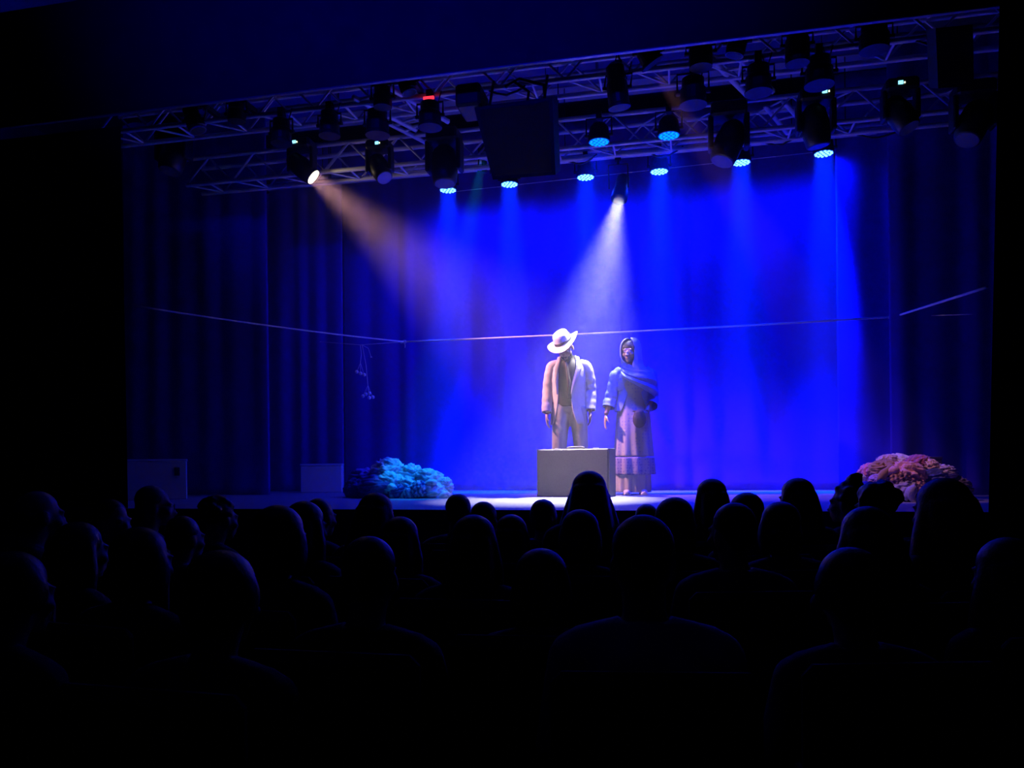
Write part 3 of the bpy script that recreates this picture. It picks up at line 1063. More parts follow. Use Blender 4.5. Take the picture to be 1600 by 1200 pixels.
def eyes(parent, M):
    for sx in (-1, 1):
        MB().ball((sx * .031, -.0795, 0), .0120, 12, 8, M).build('eye', m_eye, parent, smooth=True)
        MB().ball((sx * .031, -.0888, -.001), (.0058, .004, .0058), 10, 6, M).build('iris', m_iris, parent, smooth=True)


def hand(b, w, d, side, palm, s=1.0, curl=.5, spread=.08):
    """Hand from wrist w along d; palm = direction the palm faces; side = thumb direction."""
    d = V(d).normalized()
    palm = V(palm)
    palm = (palm - d * palm.dot(d)).normalized()
    t = V(side)
    t = (t - d * t.dot(d) - palm * t.dot(palm)).normalized()
    w = V(w)
    for k in (-1.3, -.45, .45, 1.3):
        b.tube([w + t * k * .010 * s, w + d * .05 * s + t * k * .018 * s, w + d * .088 * s + t * k * .020 * s], [.015 * s, .014 * s, .0115 * s], 8)
    L = [(.058, 1.35), (.072, .47), (.078, -.40), (.070, -1.25)]
    L = [(.070, 1.30), (.080, .45), (.074, -.42), (.057, -1.28)]
    for (ln, k) in L:
        p = w + d * .086 * s + t * k * .0195 * s
        a = d + t * k * spread
        pts = [p]
        for i, f in enumerate((.45, .30, .25)):
            q = curl * (i * .8 + .35)
            dr = (a * math.cos(q) + palm * math.sin(q)).normalized()
            pts.append(pts[-1] + dr * ln * f * s)
        b.tube(pts, [.0092 * s, .0088 * s, .0082 * s, .0066 * s], 8)
    p = w + d * .018 * s + t * .018 * s
    b.tube([p, p + (d * .6 + t * .8 + palm * .2).normalized() * .038 * s, p + (d * .6 + t * .8 + palm * .2).normalized() * .038 * s + (d * .95 + t * .25 + palm * .35).normalized() * .030 * s,
            p + (d * .6 + t * .8 + palm * .2).normalized() * .038 * s + (d * .9 + t * .15 + palm * .5).normalized() * .056 * s], [.014 * s, .0115 * s, .0095 * s, .007 * s], 8)


def ring(cx, cy, z, a, b, p0, p1, n, fold=0.0, k=9, ph=0.0, tilt=(0, 0)):
    full = abs(p1 - p0 - 2 * PI) < 1e-6
    """Points round an ellipse from angle p0 to p1; angle 0 is the front (-Y), growing towards +X."""
    out = []
    for i in range(n):
        t = p0 + (p1 - p0) * i / (n if full else n - 1)
        f = 1 + fold * math.sin(k * t + ph)
        x, y = a * f * math.sin(t), -b * f * math.cos(t)
        out.append(V((cx + x, cy + y, z + tilt[0] * x + tilt[1] * y)))
    return out


def shell(name, rings, mt, parent, thick=.008, closed=False, sub=1, extra=None):
    b = MB().loft(rings, closed=closed)
    if extra:
        extra(b)
    o = b.build(name, mt, parent, smooth=True, fix=False)
    md = o.modifiers.new('thick', 'SOLIDIFY')
    md.thickness = thick
    md.offset = 0
    if sub:
        s_ = o.modifiers.new('soft', 'SUBSURF')
        s_.levels = s_.render_levels = sub
    return o


rad = math.radians
# ---------------- the man in the hat
YM = 7.86
mp = atz(890, 773, ZS)
mp.y = YM
mp.x = at(890, 770, YM).x
man = thing('person', 'standing person in a pale suit and tilted white hat, head bowed, behind the suitcase', 'person', (mp.x, YM, ZS), YAW * .8)
HR = (Matrix.Rotation(rad(-8), 3, 'Z') @ Matrix.Rotation(rad(34), 3, 'X') @ Matrix.Rotation(rad(-10), 3, 'Y'))
hc = V((-.035, -.085, 1.50))
b = MB()
HM = head_shape(b, hc, 1.0, HR)
b.tube([(0.0, .0, 1.34), (-.012, -.02, 1.41), (-.022, -.045, 1.47)], [.062, .056, .058], 12)
b.ball((0, .0, 1.27), (.155, .095, .12), 18, 12).ball((0, -.005, 1.10), (.145, .10, .17), 18, 12).ball((0, 0, .95), (.15, .105, .13), 18, 12)
for sx in (-1, 1):
    b.ball((sx * .140, .005, 1.305), (.055, .055, .055), 14, 10)
    b.tube([(sx * .04, 0, 1.345), (sx * .14, .005, 1.310)], [.05, .05], 10)
    b.tube([(sx * .075, 0, .92), (sx * .11, -.01, .50), (sx * .122, .005, .10)], [.088, .058, .042], 12)
    b.tube([(sx * .122, .02, .05), (sx * .13, -.14, .03)], [.04, .032], 10)
# arms: image-left hand slightly lower
for sx, sh, el, wr in ((-1, (-.165, .0, 1.32), (-.207, .02, 1.07), (-.226, -.045, .85)), (1, (.175, .0, 1.32), (.224, .03, 1.08), (.220, -.03, .87))):
    b.tube([sh, el, wr], [.050, .040, .028], 12)
    hand(b, V(wr) + V((0, 0, -.012)), (-.02 * sx, -.06, -1), (-.1 * sx, -1, 0), (-sx, -.2, 0), 1.0, .42)
me = remesh(b.mesh('body', m_skin), .0068, 2)
body = link('body', me, man)
eyes(man, HM)
m_suit = mat('pale_linen_suit', (.44, .40, .41), .8, var=.08, scale=14, bump=.35, bscale=22)
m_shirt = mat('dark_shirt', (.012, .010, .014), .7, var=.2)
# jacket: rings from hem to collar, with an open front
JR = []
spec = [(.715, .185, .128, 62, 26, .0), (.76, .187, .130, 52, 19, .0), (.86, .176, .122, 44, 10, 0), (.97, .166, .115, 40, 6, 0), (1.08, .170, .118, 38, 6, 0), (1.18, .182, .125, 36, 12, 0), (1.27, .186, .120, 33, 22, 0),
        (1.325, .170, .106, 32, 25, 0), (1.362, .138, .092, 36, 32, .004), (1.400, .100, .080, 44, 44, .010), (1.435, .078, .072, 58, 58, .012)]
for i, (z, a, bb, gl, gr, cy) in enumerate(spec):
    JR.append(ring(0.0, cy, z, a, bb, rad(gr), rad(360 - gl), 40, .012, 11, i * .6))


def sleeves(b):
    for sx, pts in ((-1, [(-.100, .0, 1.345), (-.165, .0, 1.315), (-.192, .012, 1.20), (-.208, .02, 1.07), (-.220, -.012, .95), (-.228, -.045, .845)]),
                    (1, [(.105, .0, 1.345), (.178, .0, 1.315), (.210, .015, 1.20), (.226, .03, 1.08), (.226, -.0, .96), (.222, -.03, .862)])):
        path, rr_ = [], []
        base = [.050, .064, .062, .058, .054, .050]
        for i in range(len(pts) - 1):
            for k in range(6):
                u = k / 6
                path.append(V(pts[i]).lerp(V(pts[i + 1]), u))
                q = (i + u)
                rr_.append((base[i] * (1 - u) + base[i + 1] * u) * (1 + .05 * math.sin(q * 9.0 + sx) * min(1, q / 2)))
        path.append(V(pts[-1]))
        rr_.append(base[-1])
        b.tube(path, rr_, 16, cap=False)


jk = shell('jacket', JR, m_suit, man, .010, extra=sleeves)
# lapels: bands folded back along the front edges
for side, gaps in ((1, 1), (-1, 0)):
    L = []
    for z, w in ((1.02, .004), (1.10, .030), (1.20, .052), (1.28, .066), (1.31, .080), (1.318, .045), (1.37, .045), (1.42, .040)):
        for i in range(len(spec) - 1):
            if spec[i][0] <= z <= spec[i + 1][0]:
                u = (z - spec[i][0]) / (spec[i + 1][0] - spec[i][0])
                s0, s1 = spec[i], spec[i + 1]
                a_, b_, gl_, gr_ = [s0[j] * (1 - u) + s1[j] * u for j in (1, 2, 3, 4)]
                cy_ = s0[5] * (1 - u) + s1[5] * u
        g = gr_ if side > 0 else gl_
        row = []
        for k in range(5):
            ang = rad(g) + (w / max(a_, .08)) * k / 4 - .02
            bul = 1.0 + (.012 + .02 * math.sin(PI * k / 4)) / a_
            row.append(V((side * a_ * bul * math.sin(ang), cy_ - b_ * (bul + .06) * math.cos(ang), z + (0 if k < 3 else .0))))
        L.append(row if side > 0 else row[::-1])
    shell('lapel', L, m_suit, man, .006, sub=1)
# shirt, trousers
SR = [ring(0, -.002, z, a, bb, 0, 2 * PI, 33) for (z, a, bb) in ((.90, .155, .108), (1.0, .152, .108), (1.15, .160, .112), (1.27, .168, .106), (1.34, .140, .090), (1.375, .085, .075), (1.40, .068, .064), (1.43, .064, .062))]
shell('shirt', SR, m_shirt, man, .006, closed=True)
b = MB()
b.tube([(-.03, -.112, 1.36), (-.02, -.125, 1.30), (0, -.128, 1.15), (.005, -.122, .98)], [.010, .015, .018, .020], 8)
me = b.mesh('tie', mat('dim_tie', (.03, .02, .026), .6))
o = link('tie', me, man)
b = MB()
b.ball((0, 0, .93), (.162, .112, .12), 20, 12)
for sx in (-1, 1):
    b.tube([(sx * .078 + .01, 0, .90), (sx * .098 + .01, -.004, .70), (sx * .112 + .01, -.006, .48), (sx * .12, .01, .25), (sx * .125, .01, .065)], [.100, .088, .076, .072, .078], 16)
tr = link('trousers', remesh(b.mesh('trousers', mat('pale_linen_trousers', (.32, .29, .285), .8, var=.1, scale=10, bump=.4, bscale=14)), .012, 4), man)
for sx in (-1, 1):
    b = MB()
    b.box((sx * .128, -.055, .018), (.088, .27, .036), bevel=.015)
    b.ball((sx * .13, -.12, .045), (.043, .08, .04), 14, 8).ball((sx * .125, .02, .055), (.042, .06, .055), 14, 8)
    link('shoe', remesh(b.mesh('shoe', mat('brown_shoe', (.10, .05, .03), .4)), .009, 2), man)
# beard and hair under the hat
b = MB()
for (p, r) in (((0, -.060, -.085), (.045, .040, .030)), ((0, -.080, -.105), (.026, .024, .022)), ((-.048, -.03, -.06), (.016, .03, .045)), ((.048, -.03, -.06), (.016, .03, .045)), ((0, -.098, -.056), (.026, .010, .006))):
    b.ball(p, r, 14, 8, HM)
link('beard', remesh(b.mesh('beard', m_hair), .006, 1), man)
b = MB()
b.ball((0, .03, .03), (.080, .090, .075), 18, 10, HM)
link('hair', remesh(b.mesh('hair', m_hair), .009, 1), man)
# hat
m_hat = mat('white_straw_hat', (.86, .84, .80), .75, var=.05, scale=60, bump=.3, bscale=300)
hat = link('hat', None, man) if False else None
HT = HM @ Matrix.Translation((0, .012, .062)) @ Matrix.Rotation(rad(-13), 4, 'Y') @ Matrix.Rotation(rad(-2), 4, 'X')
rows = []
n = 40
for (r, z, crown) in ((.172, 0, 0), (.150, .0, 0), (.115, .0, 0), (.094, .004, 0), (.091, .012, 1), (.086, .055, 1), (.080, .095, 1), (.070, .112, 1), (.050, .116, 1), (.028, .104, 1), (.001, .100, 1)):
    rw = []
    for j in range(n):
        t = 2 * PI * j / n
        x, y = r * math.sin(t), -r * 1.16 * math.cos(t)
        zz = z
        if not crown:
            k = (r - .094) / .078
            zz += k * (.030 * math.sin(t) ** 2 - .024 * math.cos(t) ** 2)
        if r < .09 and z > .09:
            zz -= .012 * math.exp(-((math.cos(t) - 1) ** 2) * 2)
        rw.append(HT @ V((x, y, zz)))
    rows.append(rw)
hat = shell('hat', rows, m_hat, man, .005, closed=True, sub=1)
bd = []
for z, r in ((.008, .0945), (.036, .0915)):
    bd.append([HT @ V((r * math.sin(2 * PI * j / n), -r * 1.16 * math.cos(2 * PI * j / n), z)) for j in range(n)])
shell('hat_band', bd, mat('black_ribbon', (.02, .02, .025), .5), hat, .004, closed=True, sub=0)

# ---------------- the woman in the headscarf
YW = 7.92
wx = at(991, 770, YW).x
wom = thing('person', 'standing person in a blue headscarf, shawl and long dotted dress, right of the suitcase', 'person', (wx, YW, ZS), YAW * .8)
b = MB()
WR = Matrix.Rotation(rad(-32), 3, 'Z') @ Matrix.Rotation(rad(4), 3, 'X')
whc = V((-.025, -.02, 1.452))
WM = head_shape(b, whc, .93, WR)
b.tube([(0, .01, 1.22), (-.008, .0, 1.30), (-.015, -.002, 1.40)], [.052, .046, .050], 12)
b.ball((0, .0, 1.17), (.135, .085, .10), 18, 12).ball((0, -.0, 1.02), (.125, .09, .15), 18, 12).ball((0, 0, .85), (.15, .105, .13), 18, 12)
for sx in (-1, 1):
    b.ball((sx * .045, -.075, 1.12), (.05, .045, .05), 14, 10)
    b.ball((sx * .14, .0, 1.235), (.055, .052, .052), 14, 10)
    b.tube([(sx * .04, 0, 1.26), (sx * .14, .0, 1.245)], [.05, .05], 10)
    b.tube([(sx * .07, 0, .83), (sx * .075, -.01, .46), (sx * .075, .01, .09)], [.08, .052, .036], 12)
    b.tube([(sx * .078, .02, .045), (sx * .09, -.125, .025)], [.034, .026], 10)
ARM = ((-1, (-.165, .0, 1.225), (-.225, .0, .99), (-.285, -.07, .815)), (1, (.165, .0, 1.225), (.185, .015, .99), (.120, -.13, .835)))
for sx, sh, el, wr in ARM:
    b.tube([sh, el, wr], [.043, .034, .024], 12)
hand(b, V((-.288, -.074, .803)), (-.10, -.18, -1), (.2, -1, 0), (1, .1, 0), .92, .30)
hand(b, V((.115, -.138, .828)), (-.45, -.25, -1), (-.7, -.6, .5), (-.3, 1, 0), .92, .95)
link('body', remesh(b.mesh('body', m_skin2), .0066, 2), wom)
eyes(wom, WM)
b = MB()
b.ball((0, .012, .050), (.081, .092, .076), 18, 10, WM)
for sx in (-1, 1):
    b.ball((sx * .062, -.03, .03), (.020, .040, .055), 12, 8, WM)
link('hair', remesh(b.mesh('hair', m_hair), .008, 1), wom)


def dotted(name, col, dot, sc, size):
    M = mat(name, col, .85, var=.08)
    nt = M.node_tree
    bs = nt.nodes['Principled BSDF']
    tc = nt.nodes.new('ShaderNodeTexCoord')
    vo = nt.nodes.new('ShaderNodeTexVoronoi')
    vo.inputs['Scale'].default_value = sc
    vo.inputs['Randomness'].default_value = .35
    nt.links.new(tc.outputs['Object'], vo.inputs['Vector'])
    mt_ = nt.nodes.new('ShaderNodeMath')
    mt_.operation = 'LESS_THAN'
    mt_.inputs[1].default_value = size
    nt.links.new(vo.outputs['Distance'], mt_.inputs[0])
    mx = nt.nodes.new('ShaderNodeMix')
    mx.data_type = 'RGBA'
    mx.inputs[6].default_value = (*col, 1)
    mx.inputs[7].default_value = (*dot, 1)
    nt.links.new(mt_.outputs[0], mx.inputs[0])
    nt.links.new(mx.outputs[2], bs.inputs['Base Color'])
    return M


m_dress = dotted('dotted_dress_cloth', (.34, .31, .40), (.20, .20, .42), 30, .28)
m_border = dotted('dress_border_cloth', (.26, .21, .38), (.14, .10, .32), 34, .38)
DR = [ring(0, 0, z, a, bb, 0, 2 * PI, 49, f, 11, z * 2.0) for (z, a, bb, f) in
      ((.38, .200, .165, .085), (.50, .190, .155, .07), (.65, .178, .145, .05), (.80, .168, .132, .03), (.92, .150, .115, .012), (1.02, .138, .118, .008), (1.14, .152, .135, .005), (1.20, .146, .112, 0), (1.25, .09, .075, 0), (1.28, .06, .06, 0))]
shell('dress', DR, m_dress, wom, .006, closed=True)
BR = [ring(0, 0, z, a, bb, 0, 2 * PI, 49, f, 11, .76 + (z - .38) * 2) for (z, a, bb, f) in ((.20, .212, .175, .09), (.29, .208, .172, .088), (.385, .203, .168, .085))]
shell('dress_border', BR, m_border, wom, .007, closed=True)
m_under = mat('pale_underskirt', (.46, .42, .48), .85, var=.06, bump=.3, bscale=20)
UR = [ring(-.01, 0, z, a, bb, 0, 2 * PI, 49, f, 13, 0) for (z, a, bb, f) in ((.02, .175, .13, .07), (.10, .178, .135, .06), (.24, .182, .145, .05), (.32, .182, .145, .03))]
shell('underskirt', UR, m_under, wom, .005, closed=True)
for sx in (-1, 1):
    b = MB()
    b.ball((sx * .085, -.10, .028), (.038, .075, .03), 14, 8).ball((sx * .08, .01, .035), (.034, .05, .036), 14, 8).box((sx * .083, -.06, .010), (.07, .21, .02), bevel=.008)
    link('shoe', remesh(b.mesh('shoe', mat('pale_shoe', (.7, .66, .62), .4)), .008, 1), wom)
# jacket-like tunic top with wide sleeves
m_tunic = mat('blue_tunic_cloth', (.14, .20, .66), .8, var=.15, scale=16, bump=.4, bscale=24)
TR = [ring(0, .002, z, a, bb, rad(gp), rad(360 - gp), 41, f, 12, z * 3) for (z, a, bb, gp, f) in
      ((.84, .190, .145, 46, .05), (.92, .172, .132, 36, .035), (1.02, .152, .118, 24, .02), (1.14, .162, .126, 16, .01), (1.215, .165, .108, 12, 0), (1.262, .11, .085, 16, 0), (1.29, .066, .065, 20, 0))]


def wsleeves(b):
    for sx, pts, base in ((-1, [(-.115, .0, 1.268), (-.175, .0, 1.215), (-.205, .0, 1.09), (-.232, -.005, .975), (-.258, -.035, .885)], [.05, .062, .060, .062, .066]),
                          (1, [(.115, .0, 1.268), (.178, .0, 1.215), (.192, .01, 1.09), (.190, .010, .975), (.165, -.06, .895)], [.05, .062, .062, .068, .074])):
        path, rr_ = [], []
        for i in range(len(pts) - 1):
            for k in range(6):
                u = k / 6
                path.append(V(pts[i]).lerp(V(pts[i + 1]), u))
                rr_.append((base[i] * (1 - u) + base[i + 1] * u) * (1 + .06 * math.sin((i + u) * 8 + sx)))
        path.append(V(pts[-1]))
        rr_.append(base[-1])
        b.tube(path, rr_, 16, cap=False)


shell('tunic', TR, m_tunic, wom, .007, extra=wsleeves)
# headscarf: hood round the face, gathered at the neck, falling over the shoulders
m_scarf = mat('blue_scarf_cloth', (.24, .28, .62), .8, var=.12, scale=14, bump=.35, bscale=26)
HRr = []
hood = [(1.595, -.015, .012, .028, .030, 20, -30), (1.588, -.018, .008, .062, .070, 14, -31), (1.562, -.02, .010, .090, .102, 34, -32), (1.515, -.022, .012, .104, .113, 44, -32), (1.455, -.022, .012, .108, .118, 45, -32), (1.40, -.018, .014, .108, .118, 42, -31),
        (1.355, -.012, .018, .108, .112, 32, -26), (1.325, -.005, .016, .108, .108, 12, -18), (1.295, .0, .012, .118, .106, -4, -8), (1.255, .01, .01, .158, .120, -10, 0), (1.20, .014, .01, .192, .138, -6, 0), (1.13, .02, .015, .205, .142, 18, 6), (1.05, .025, .02, .208, .140, 55, 14)]
for i, (z, cx, cy, a, bb, gp, tw) in enumerate(hood):
    r_ = ring(cx, cy, z, a, bb, rad(gp + tw), rad(360 - gp + tw), 44, .018 * min(1, i / 7), 8, i * .7)
    HRr.append(r_)
shell('headscarf', HRr, m_scarf, wom, .008)
# shawl end: a draped band from the left of the neck across the chest to the right arm and round the back
SH = []
for i in range(34):
    u = i / 33
    ang = rad(-62) + rad(205) * u
    zt = 1.298 - .05 * u - .03 * math.sin(PI * u)
    row = []
    for k in range(13):
        v = k / 12
        wdt = (.055 + .20 * min(1, u * 1.5)) * (1 - .15 * u)
        z = zt - wdt * v - .07 * u * v
        a_ = .150 + .075 * min(1, max(0, (1.30 - z) / .12))
        if u < .3:
            a_ = .125 + (a_ - .125) * (u / .3) if False else a_ * (.82 + .18 * u / .3)
        b_ = a_ * .74 + .012
        rip = .009 * math.sin(v * 17 + u * 3.0) * (.4 + v) + .004 * math.sin(v * 31 - u * 5)
        row.append(V(((a_ + rip) * math.sin(ang) + .008, .004 - (b_ + rip) * math.cos(ang), z)))
    SH.append(row)
shell('shawl', SH, m_scarf, wom, .006)
# bag held in front
bag = thing('handbag', 'dark round cloth bag held in front of the dotted dress', 'bag', (wx, YW, ZS), YAW * .8)
b = MB()
b.ball((.035, -.20, .755), (.068, .04, .09), 20, 12).ball((.035, -.20, .80), (.058, .034, .055), 16, 10)
link('pouch', remesh(b.mesh('pouch', mat('dark_bag_cloth', (.03, .022, .05), .7, var=.2, bump=.3)), .009, 2), bag)
MB().tube([(-.02, -.20, .835), (.03, -.19, .815), (.085, -.185, .775), (.085, -.19, .80), (.03, -.205, .84), (-.03, -.205, .835)], .007, 6).build('strap', mat('dark_bag_cloth', (.03, .022, .05)), bag, smooth=True)
# ------------------------------------------------------------------ audience
m_chair = mat('seat_upholstery', (.02, .015, .03), .9, var=.3, scale=30, bump=.2)
m_chairleg = mat('seat_metal', (.03, .03, .035), .4, .7)
b = MB()
SEAT = .43


def seated_body(yaw, name):
    """A seated figure, hands on the thighs, head turned by yaw degrees; origin on the floor under the hips, facing +Y."""
    b = MB()
    R = Matrix.Rotation(rad(180 + yaw), 3, 'Z') @ Matrix.Rotation(rad(3), 3, 'X')
    M = head_shape(b, V((0, .055, 1.085)), .98, R)
    b.tube([(0, -.005, .90), (0, .015, .97), (0, .04, 1.04)], [.062, .055, .057], 12)
    b.ball((0, -.015, .82), (.155, .098, .13), 16, 10).ball((0, -.03, .66), (.145, .105, .17), 16, 10).ball((0, -.02, .53), (.165, .13, .105), 16, 10)
    for sx in (-1, 1):
        b.ball((sx * .165, -.01, .865), (.062, .06, .06), 12, 8)
        b.tube([(sx * .05, -.005, .90), (sx * .16, -.01, .875)], [.055, .052], 10)
        el, wr = V((sx * .225, .03, .63)), V((sx * .12, .26, .585))
        b.tube([(sx * .18, -.01, .86), el, wr], [.048, .038, .026], 10)
        hand(b, wr + V((-sx * .008, .012, -.002)), (-sx * .25, 1, -.08), (-sx, .2, 0), (0, 0, -1), 1.0, .35)
        b.tube([(sx * .085, -.02, .52), (sx * .12, .40, .505), (sx * .12, .40, .50), (sx * .12, .40, .10)], [.085, .062, .058, .042], 12)
        b.tube([(sx * .12, .39, .05), (sx * .13, .55, .03)], [.042, .034], 10)
    return link_mesh(remesh(b.mesh(name, m_skin), .0115, 2)), M


def link_mesh(me):
    return me


BODY = {y: seated_body(y, 'body') for y in (0, 22, -22, -72)}
# clothes that follow the same pose
b = MB()
b.ball((0, -.015, .82), (.172, .113, .14), 18, 10).ball((0, -.03, .66), (.165, .122, .18), 18, 10).ball((0, -.02, .55), (.18, .143, .10), 18, 10)
b.tube([(0, -.008, .90), (0, .006, .945)], [.078, .070], 12)
for sx in (-1, 1):
    b.ball((sx * .165, -.01, .865), (.075, .072, .068), 12, 8)
    b.tube([(sx * .05, -.005, .905), (sx * .16, -.01, .88)], [.064, .063], 10)
    b.tube([(sx * .18, -.01, .86), (sx * .225, .03, .63), (sx * .135, .235, .588)], [.062, .052, .040], 12)
TOP = remesh(b.mesh('top', None), .013, 3)
b = MB()
for sx in (-1, 1):
    b.tube([(sx * .085, -.03, .525), (sx * .12, .40, .51), (sx * .12, .405, .50), (sx * .12, .40, .09)], [.102, .078, .074, .066], 12)
b.ball((0, -.03, .54), (.178, .14, .095), 16, 10)
TROUSERS = remesh(b.mesh('trousers', None), .014, 2)
b = MB()
for sx in (-1, 1):
    b.ball((sx * .127, .48, .045), (.045, .11, .042), 14, 8).ball((sx * .12, .40, .055), (.046, .07, .052), 12, 8)
SHOES = []
for sx in (-1, 1):
    b = MB().ball((sx * .127, .48, .045), (.045, .11, .042), 14, 8).ball((sx * .12, .40, .055), (.046, .07, .052), 12, 8)
    SHOES.append(remesh(b.mesh('shoe', m_dark), .012, 1))


def hair_mesh(kind, yaw):
    """Hair in the frame of a head turned by yaw; kind names the cut."""
    M = BODY[yaw][1]
    b = MB()

    def ball(p, r, n=18, k=10):
        b.ball(p, r, n, k, M)
    rr = random.Random(len(kind) * 7 + 3)
    if kind == 'short':
        ball((0, .028, .044), (.081, .092, .084))
        ball((0, .065, -.005), (.066, .05, .06))
    elif kind == 'side':        # bald crown, fringe of hair
        ball((0, .060, -.01), (.080, .056, .052))
        for sx in (-1, 1):
            ball((sx * .068, .02, .0), (.014, .04, .035))
    elif kind == 'thick':
        ball((0, .026, .052), (.090, .098, .088))
        ball((0, .07, -.01), (.078, .055, .075))
        for sx in (-1, 1):
            ball((sx * .074, .01, .015), (.022, .05, .06))
    elif kind == 'bob':
        ball((0, .030, .046), (.090, .098, .086))
        ball((0, .055, -.05), (.092, .065, .09))
        for sx in (-1, 1):
            ball((sx * .078, .015, -.04), (.026, .052, .095))
    elif kind == 'long':
        ball((0, .030, .046), (.088, .098, .086))
        b.tube([M @ V((0, .06, .03)), M @ V((0, .085, -.08)), M @ V((0, .10, -.20)), M @ V((0, .098, -.32))], [.082, .094, .096, .06], 16)
        for sx in (-1, 1):
            b.tube([M @ V((sx * .055, .03, .03)), M @ V((sx * .078, .03, -.08)), M @ V((sx * .088, .05, -.22)), M @ V((sx * .075, .055, -.31))], [.04, .042, .042, .022], 12)
    elif kind == 'veil':        # cloth or very full long hair falling wide over the shoulders
        ball((0, .026, .040), (.092, .102, .092))
        b.tube([M @ V((0, .05, .04)), M @ V((0, .075, -.08)), M @ V((0, .09, -.20)), M @ V((0, .10, -.33))], [.09, .112, .135, .10], 18)
        for sx in (-1, 1):
            b.tube([M @ V((sx * .05, .02, .03)), M @ V((sx * .085, .03, -.08)), M @ V((sx * .115, .05, -.22)), M @ V((sx * .125, .05, -.32))], [.045, .05, .06, .04], 12)
    elif kind in ('curly', 'bun'):
        ball((0, .028, .046), (.086, .094, .084))
        for i in range(60):
            a, t = rr.uniform(0, 2 * PI), rr.uniform(-.3, 1.5)
            d = V((math.cos(a) * math.cos(t), math.sin(a) * math.cos(t), math.sin(t)))
            if d.y < -.35 and d.z < .45:
                continue
            b.ball(V((0, .03, .04)) + V((d.x * .086, d.y * .094, d.z * .086)), .021, 8, 6, M)
        if kind == 'bun':
            ball((.0, .06, .145), (.045, .045, .038))
            for i in range(14):
                a = rr.uniform(0, 2 * PI)
                b.ball((.035 * math.cos(a), .06 + .035 * math.sin(a), .15 + rr.uniform(-.02, .025)), .016, 8, 6, M)
    elif kind == 'tail':
        ball((0, .028, .044), (.083, .094, .084))
        b.tube([M @ V((0, .11, .03)), M @ V((0, .145, -.01)), M @ V((0, .14, -.10)), M @ V((0, .125, -.19))], [.028, .032, .030, .012], 12)
    return remesh(b.mesh('hair', None), .0105, 2)


HAIR = {}
m_h1, m_h2, m_h3 = mat('black_hair', (.008, .007, .008), .4, var=.3, scale=60, bump=.12, bscale=90), mat('brown_hair', (.02, .014, .010), .45, var=.3, scale=60, bump=.12, bscale=90), mat('grey_hair', (.10, .10, .11), .5, var=.3, scale=60, bump=.12, bscale=90)
m_c = [mat('dark_cotton_%d' % i, c, .85, var=.15, bump=.25, bscale=20) for i, c in enumerate([(.015, .015, .03), (.03, .02, .03), (.05, .05, .09), (.02, .03, .03), (.45, .45, .55), (.04, .03, .05)])]
m_tr = mat('dark_trouser_cloth', (.015, .015, .025), .85)


def dress_slot(o, m_):
    if not o.data.materials:
        o.data.materials.append(m_)
    o.material_slots[0].link = 'OBJECT'
    o.material_slots[0].material = m_


_seatme = MB().box((0, .03, SEAT - .04), (.46, .46, .09), bevel=.03).mesh('seat', m_chair, False)
_backme = MB().box((0, -.215, .66), (.46, .06, .46), bevel=.025).mesh('backrest', m_chair, False)
_legme = MB().tube([(0, 0, 0), (0, 0, SEAT - .08)], .014, 8).mesh('leg', m_chairleg)


def seat(x, y, rz, label):
    t = thing('audience_chair', label, 'chair', (x, y, 0), rz, 'audience chairs under the seated spectators')
    link('seat', _seatme, t)
    link('backrest', _backme, t)
    for sx in (-.2, .2):
        for sy in (-.18, .22):
            link('leg', _legme, t).location = (sx, sy, 0)


def spectator(px, top, d, kind, label, yaw=0, cloth=0, hair=None, turn=0, skin=None, lean=0):
    v = ray(px, top).normalized()
    c = CAM + ray(px, top) * d
    z = c.z
    kk = {'bun': 1.272, 'side': 1.192, 'tail': 1.213, 'curly': 1.235, 'thick': 1.225}.get(kind, 1.215)
    s = z / kk
    face = math.atan2(c.x + .9, 7.6 - c.y)      # towards the middle of the stage
    rz = face + rad(turn)
    hx, hy = -math.sin(rz) * .055 * s, math.cos(rz) * .055 * s
    t = thing('person', label, 'person', (c.x - hx, c.y - hy, 0), rz)
    t.scale = (s, s, s)
    o = link('body', BODY[yaw][0], t)
    if skin:
        dress_slot(o, skin)
    o = link('top', TOP, t)
    dress_slot(o, m_c[cloth])
    o = link('trousers', TROUSERS, t)
    dress_slot(o, m_tr)
    for sh in SHOES:
        link('shoe', sh, t)
    if (kind, yaw) not in HAIR:
        HAIR[(kind, yaw)] = hair_mesh(kind, yaw)
    o = link('hair', HAIR[(kind, yaw)], t)
    dress_slot(o, hair or m_h1)
    seat(t.location.x, t.location.y, rz, chair_label(label))
    PLACED.append((label, t.location.x, t.location.y, s))
    return t


PLACED = []


def chair_label(lb):
    """The chair is told apart by who sits on it."""
    w = lb.replace('seated ', '', 1).split()
    if len(w) > 12:
        cut = [i + 1 for i, x in enumerate(w[:12]) if x.endswith(',')]
        w = w[:cut[-1]] if cut and cut[-1] > 5 else w[:12]
        while w[-1].strip(',') in ('the', 'a', 'of', 'in', 'by', 'and', 'to', 'below', 'with', 'from', 'right', 'left', 'under', 'before', 'wide', 'third', 'second', 'short-haired'):
            w.pop()
    return 'dark chair under the ' + ' '.join(w).rstrip(',')


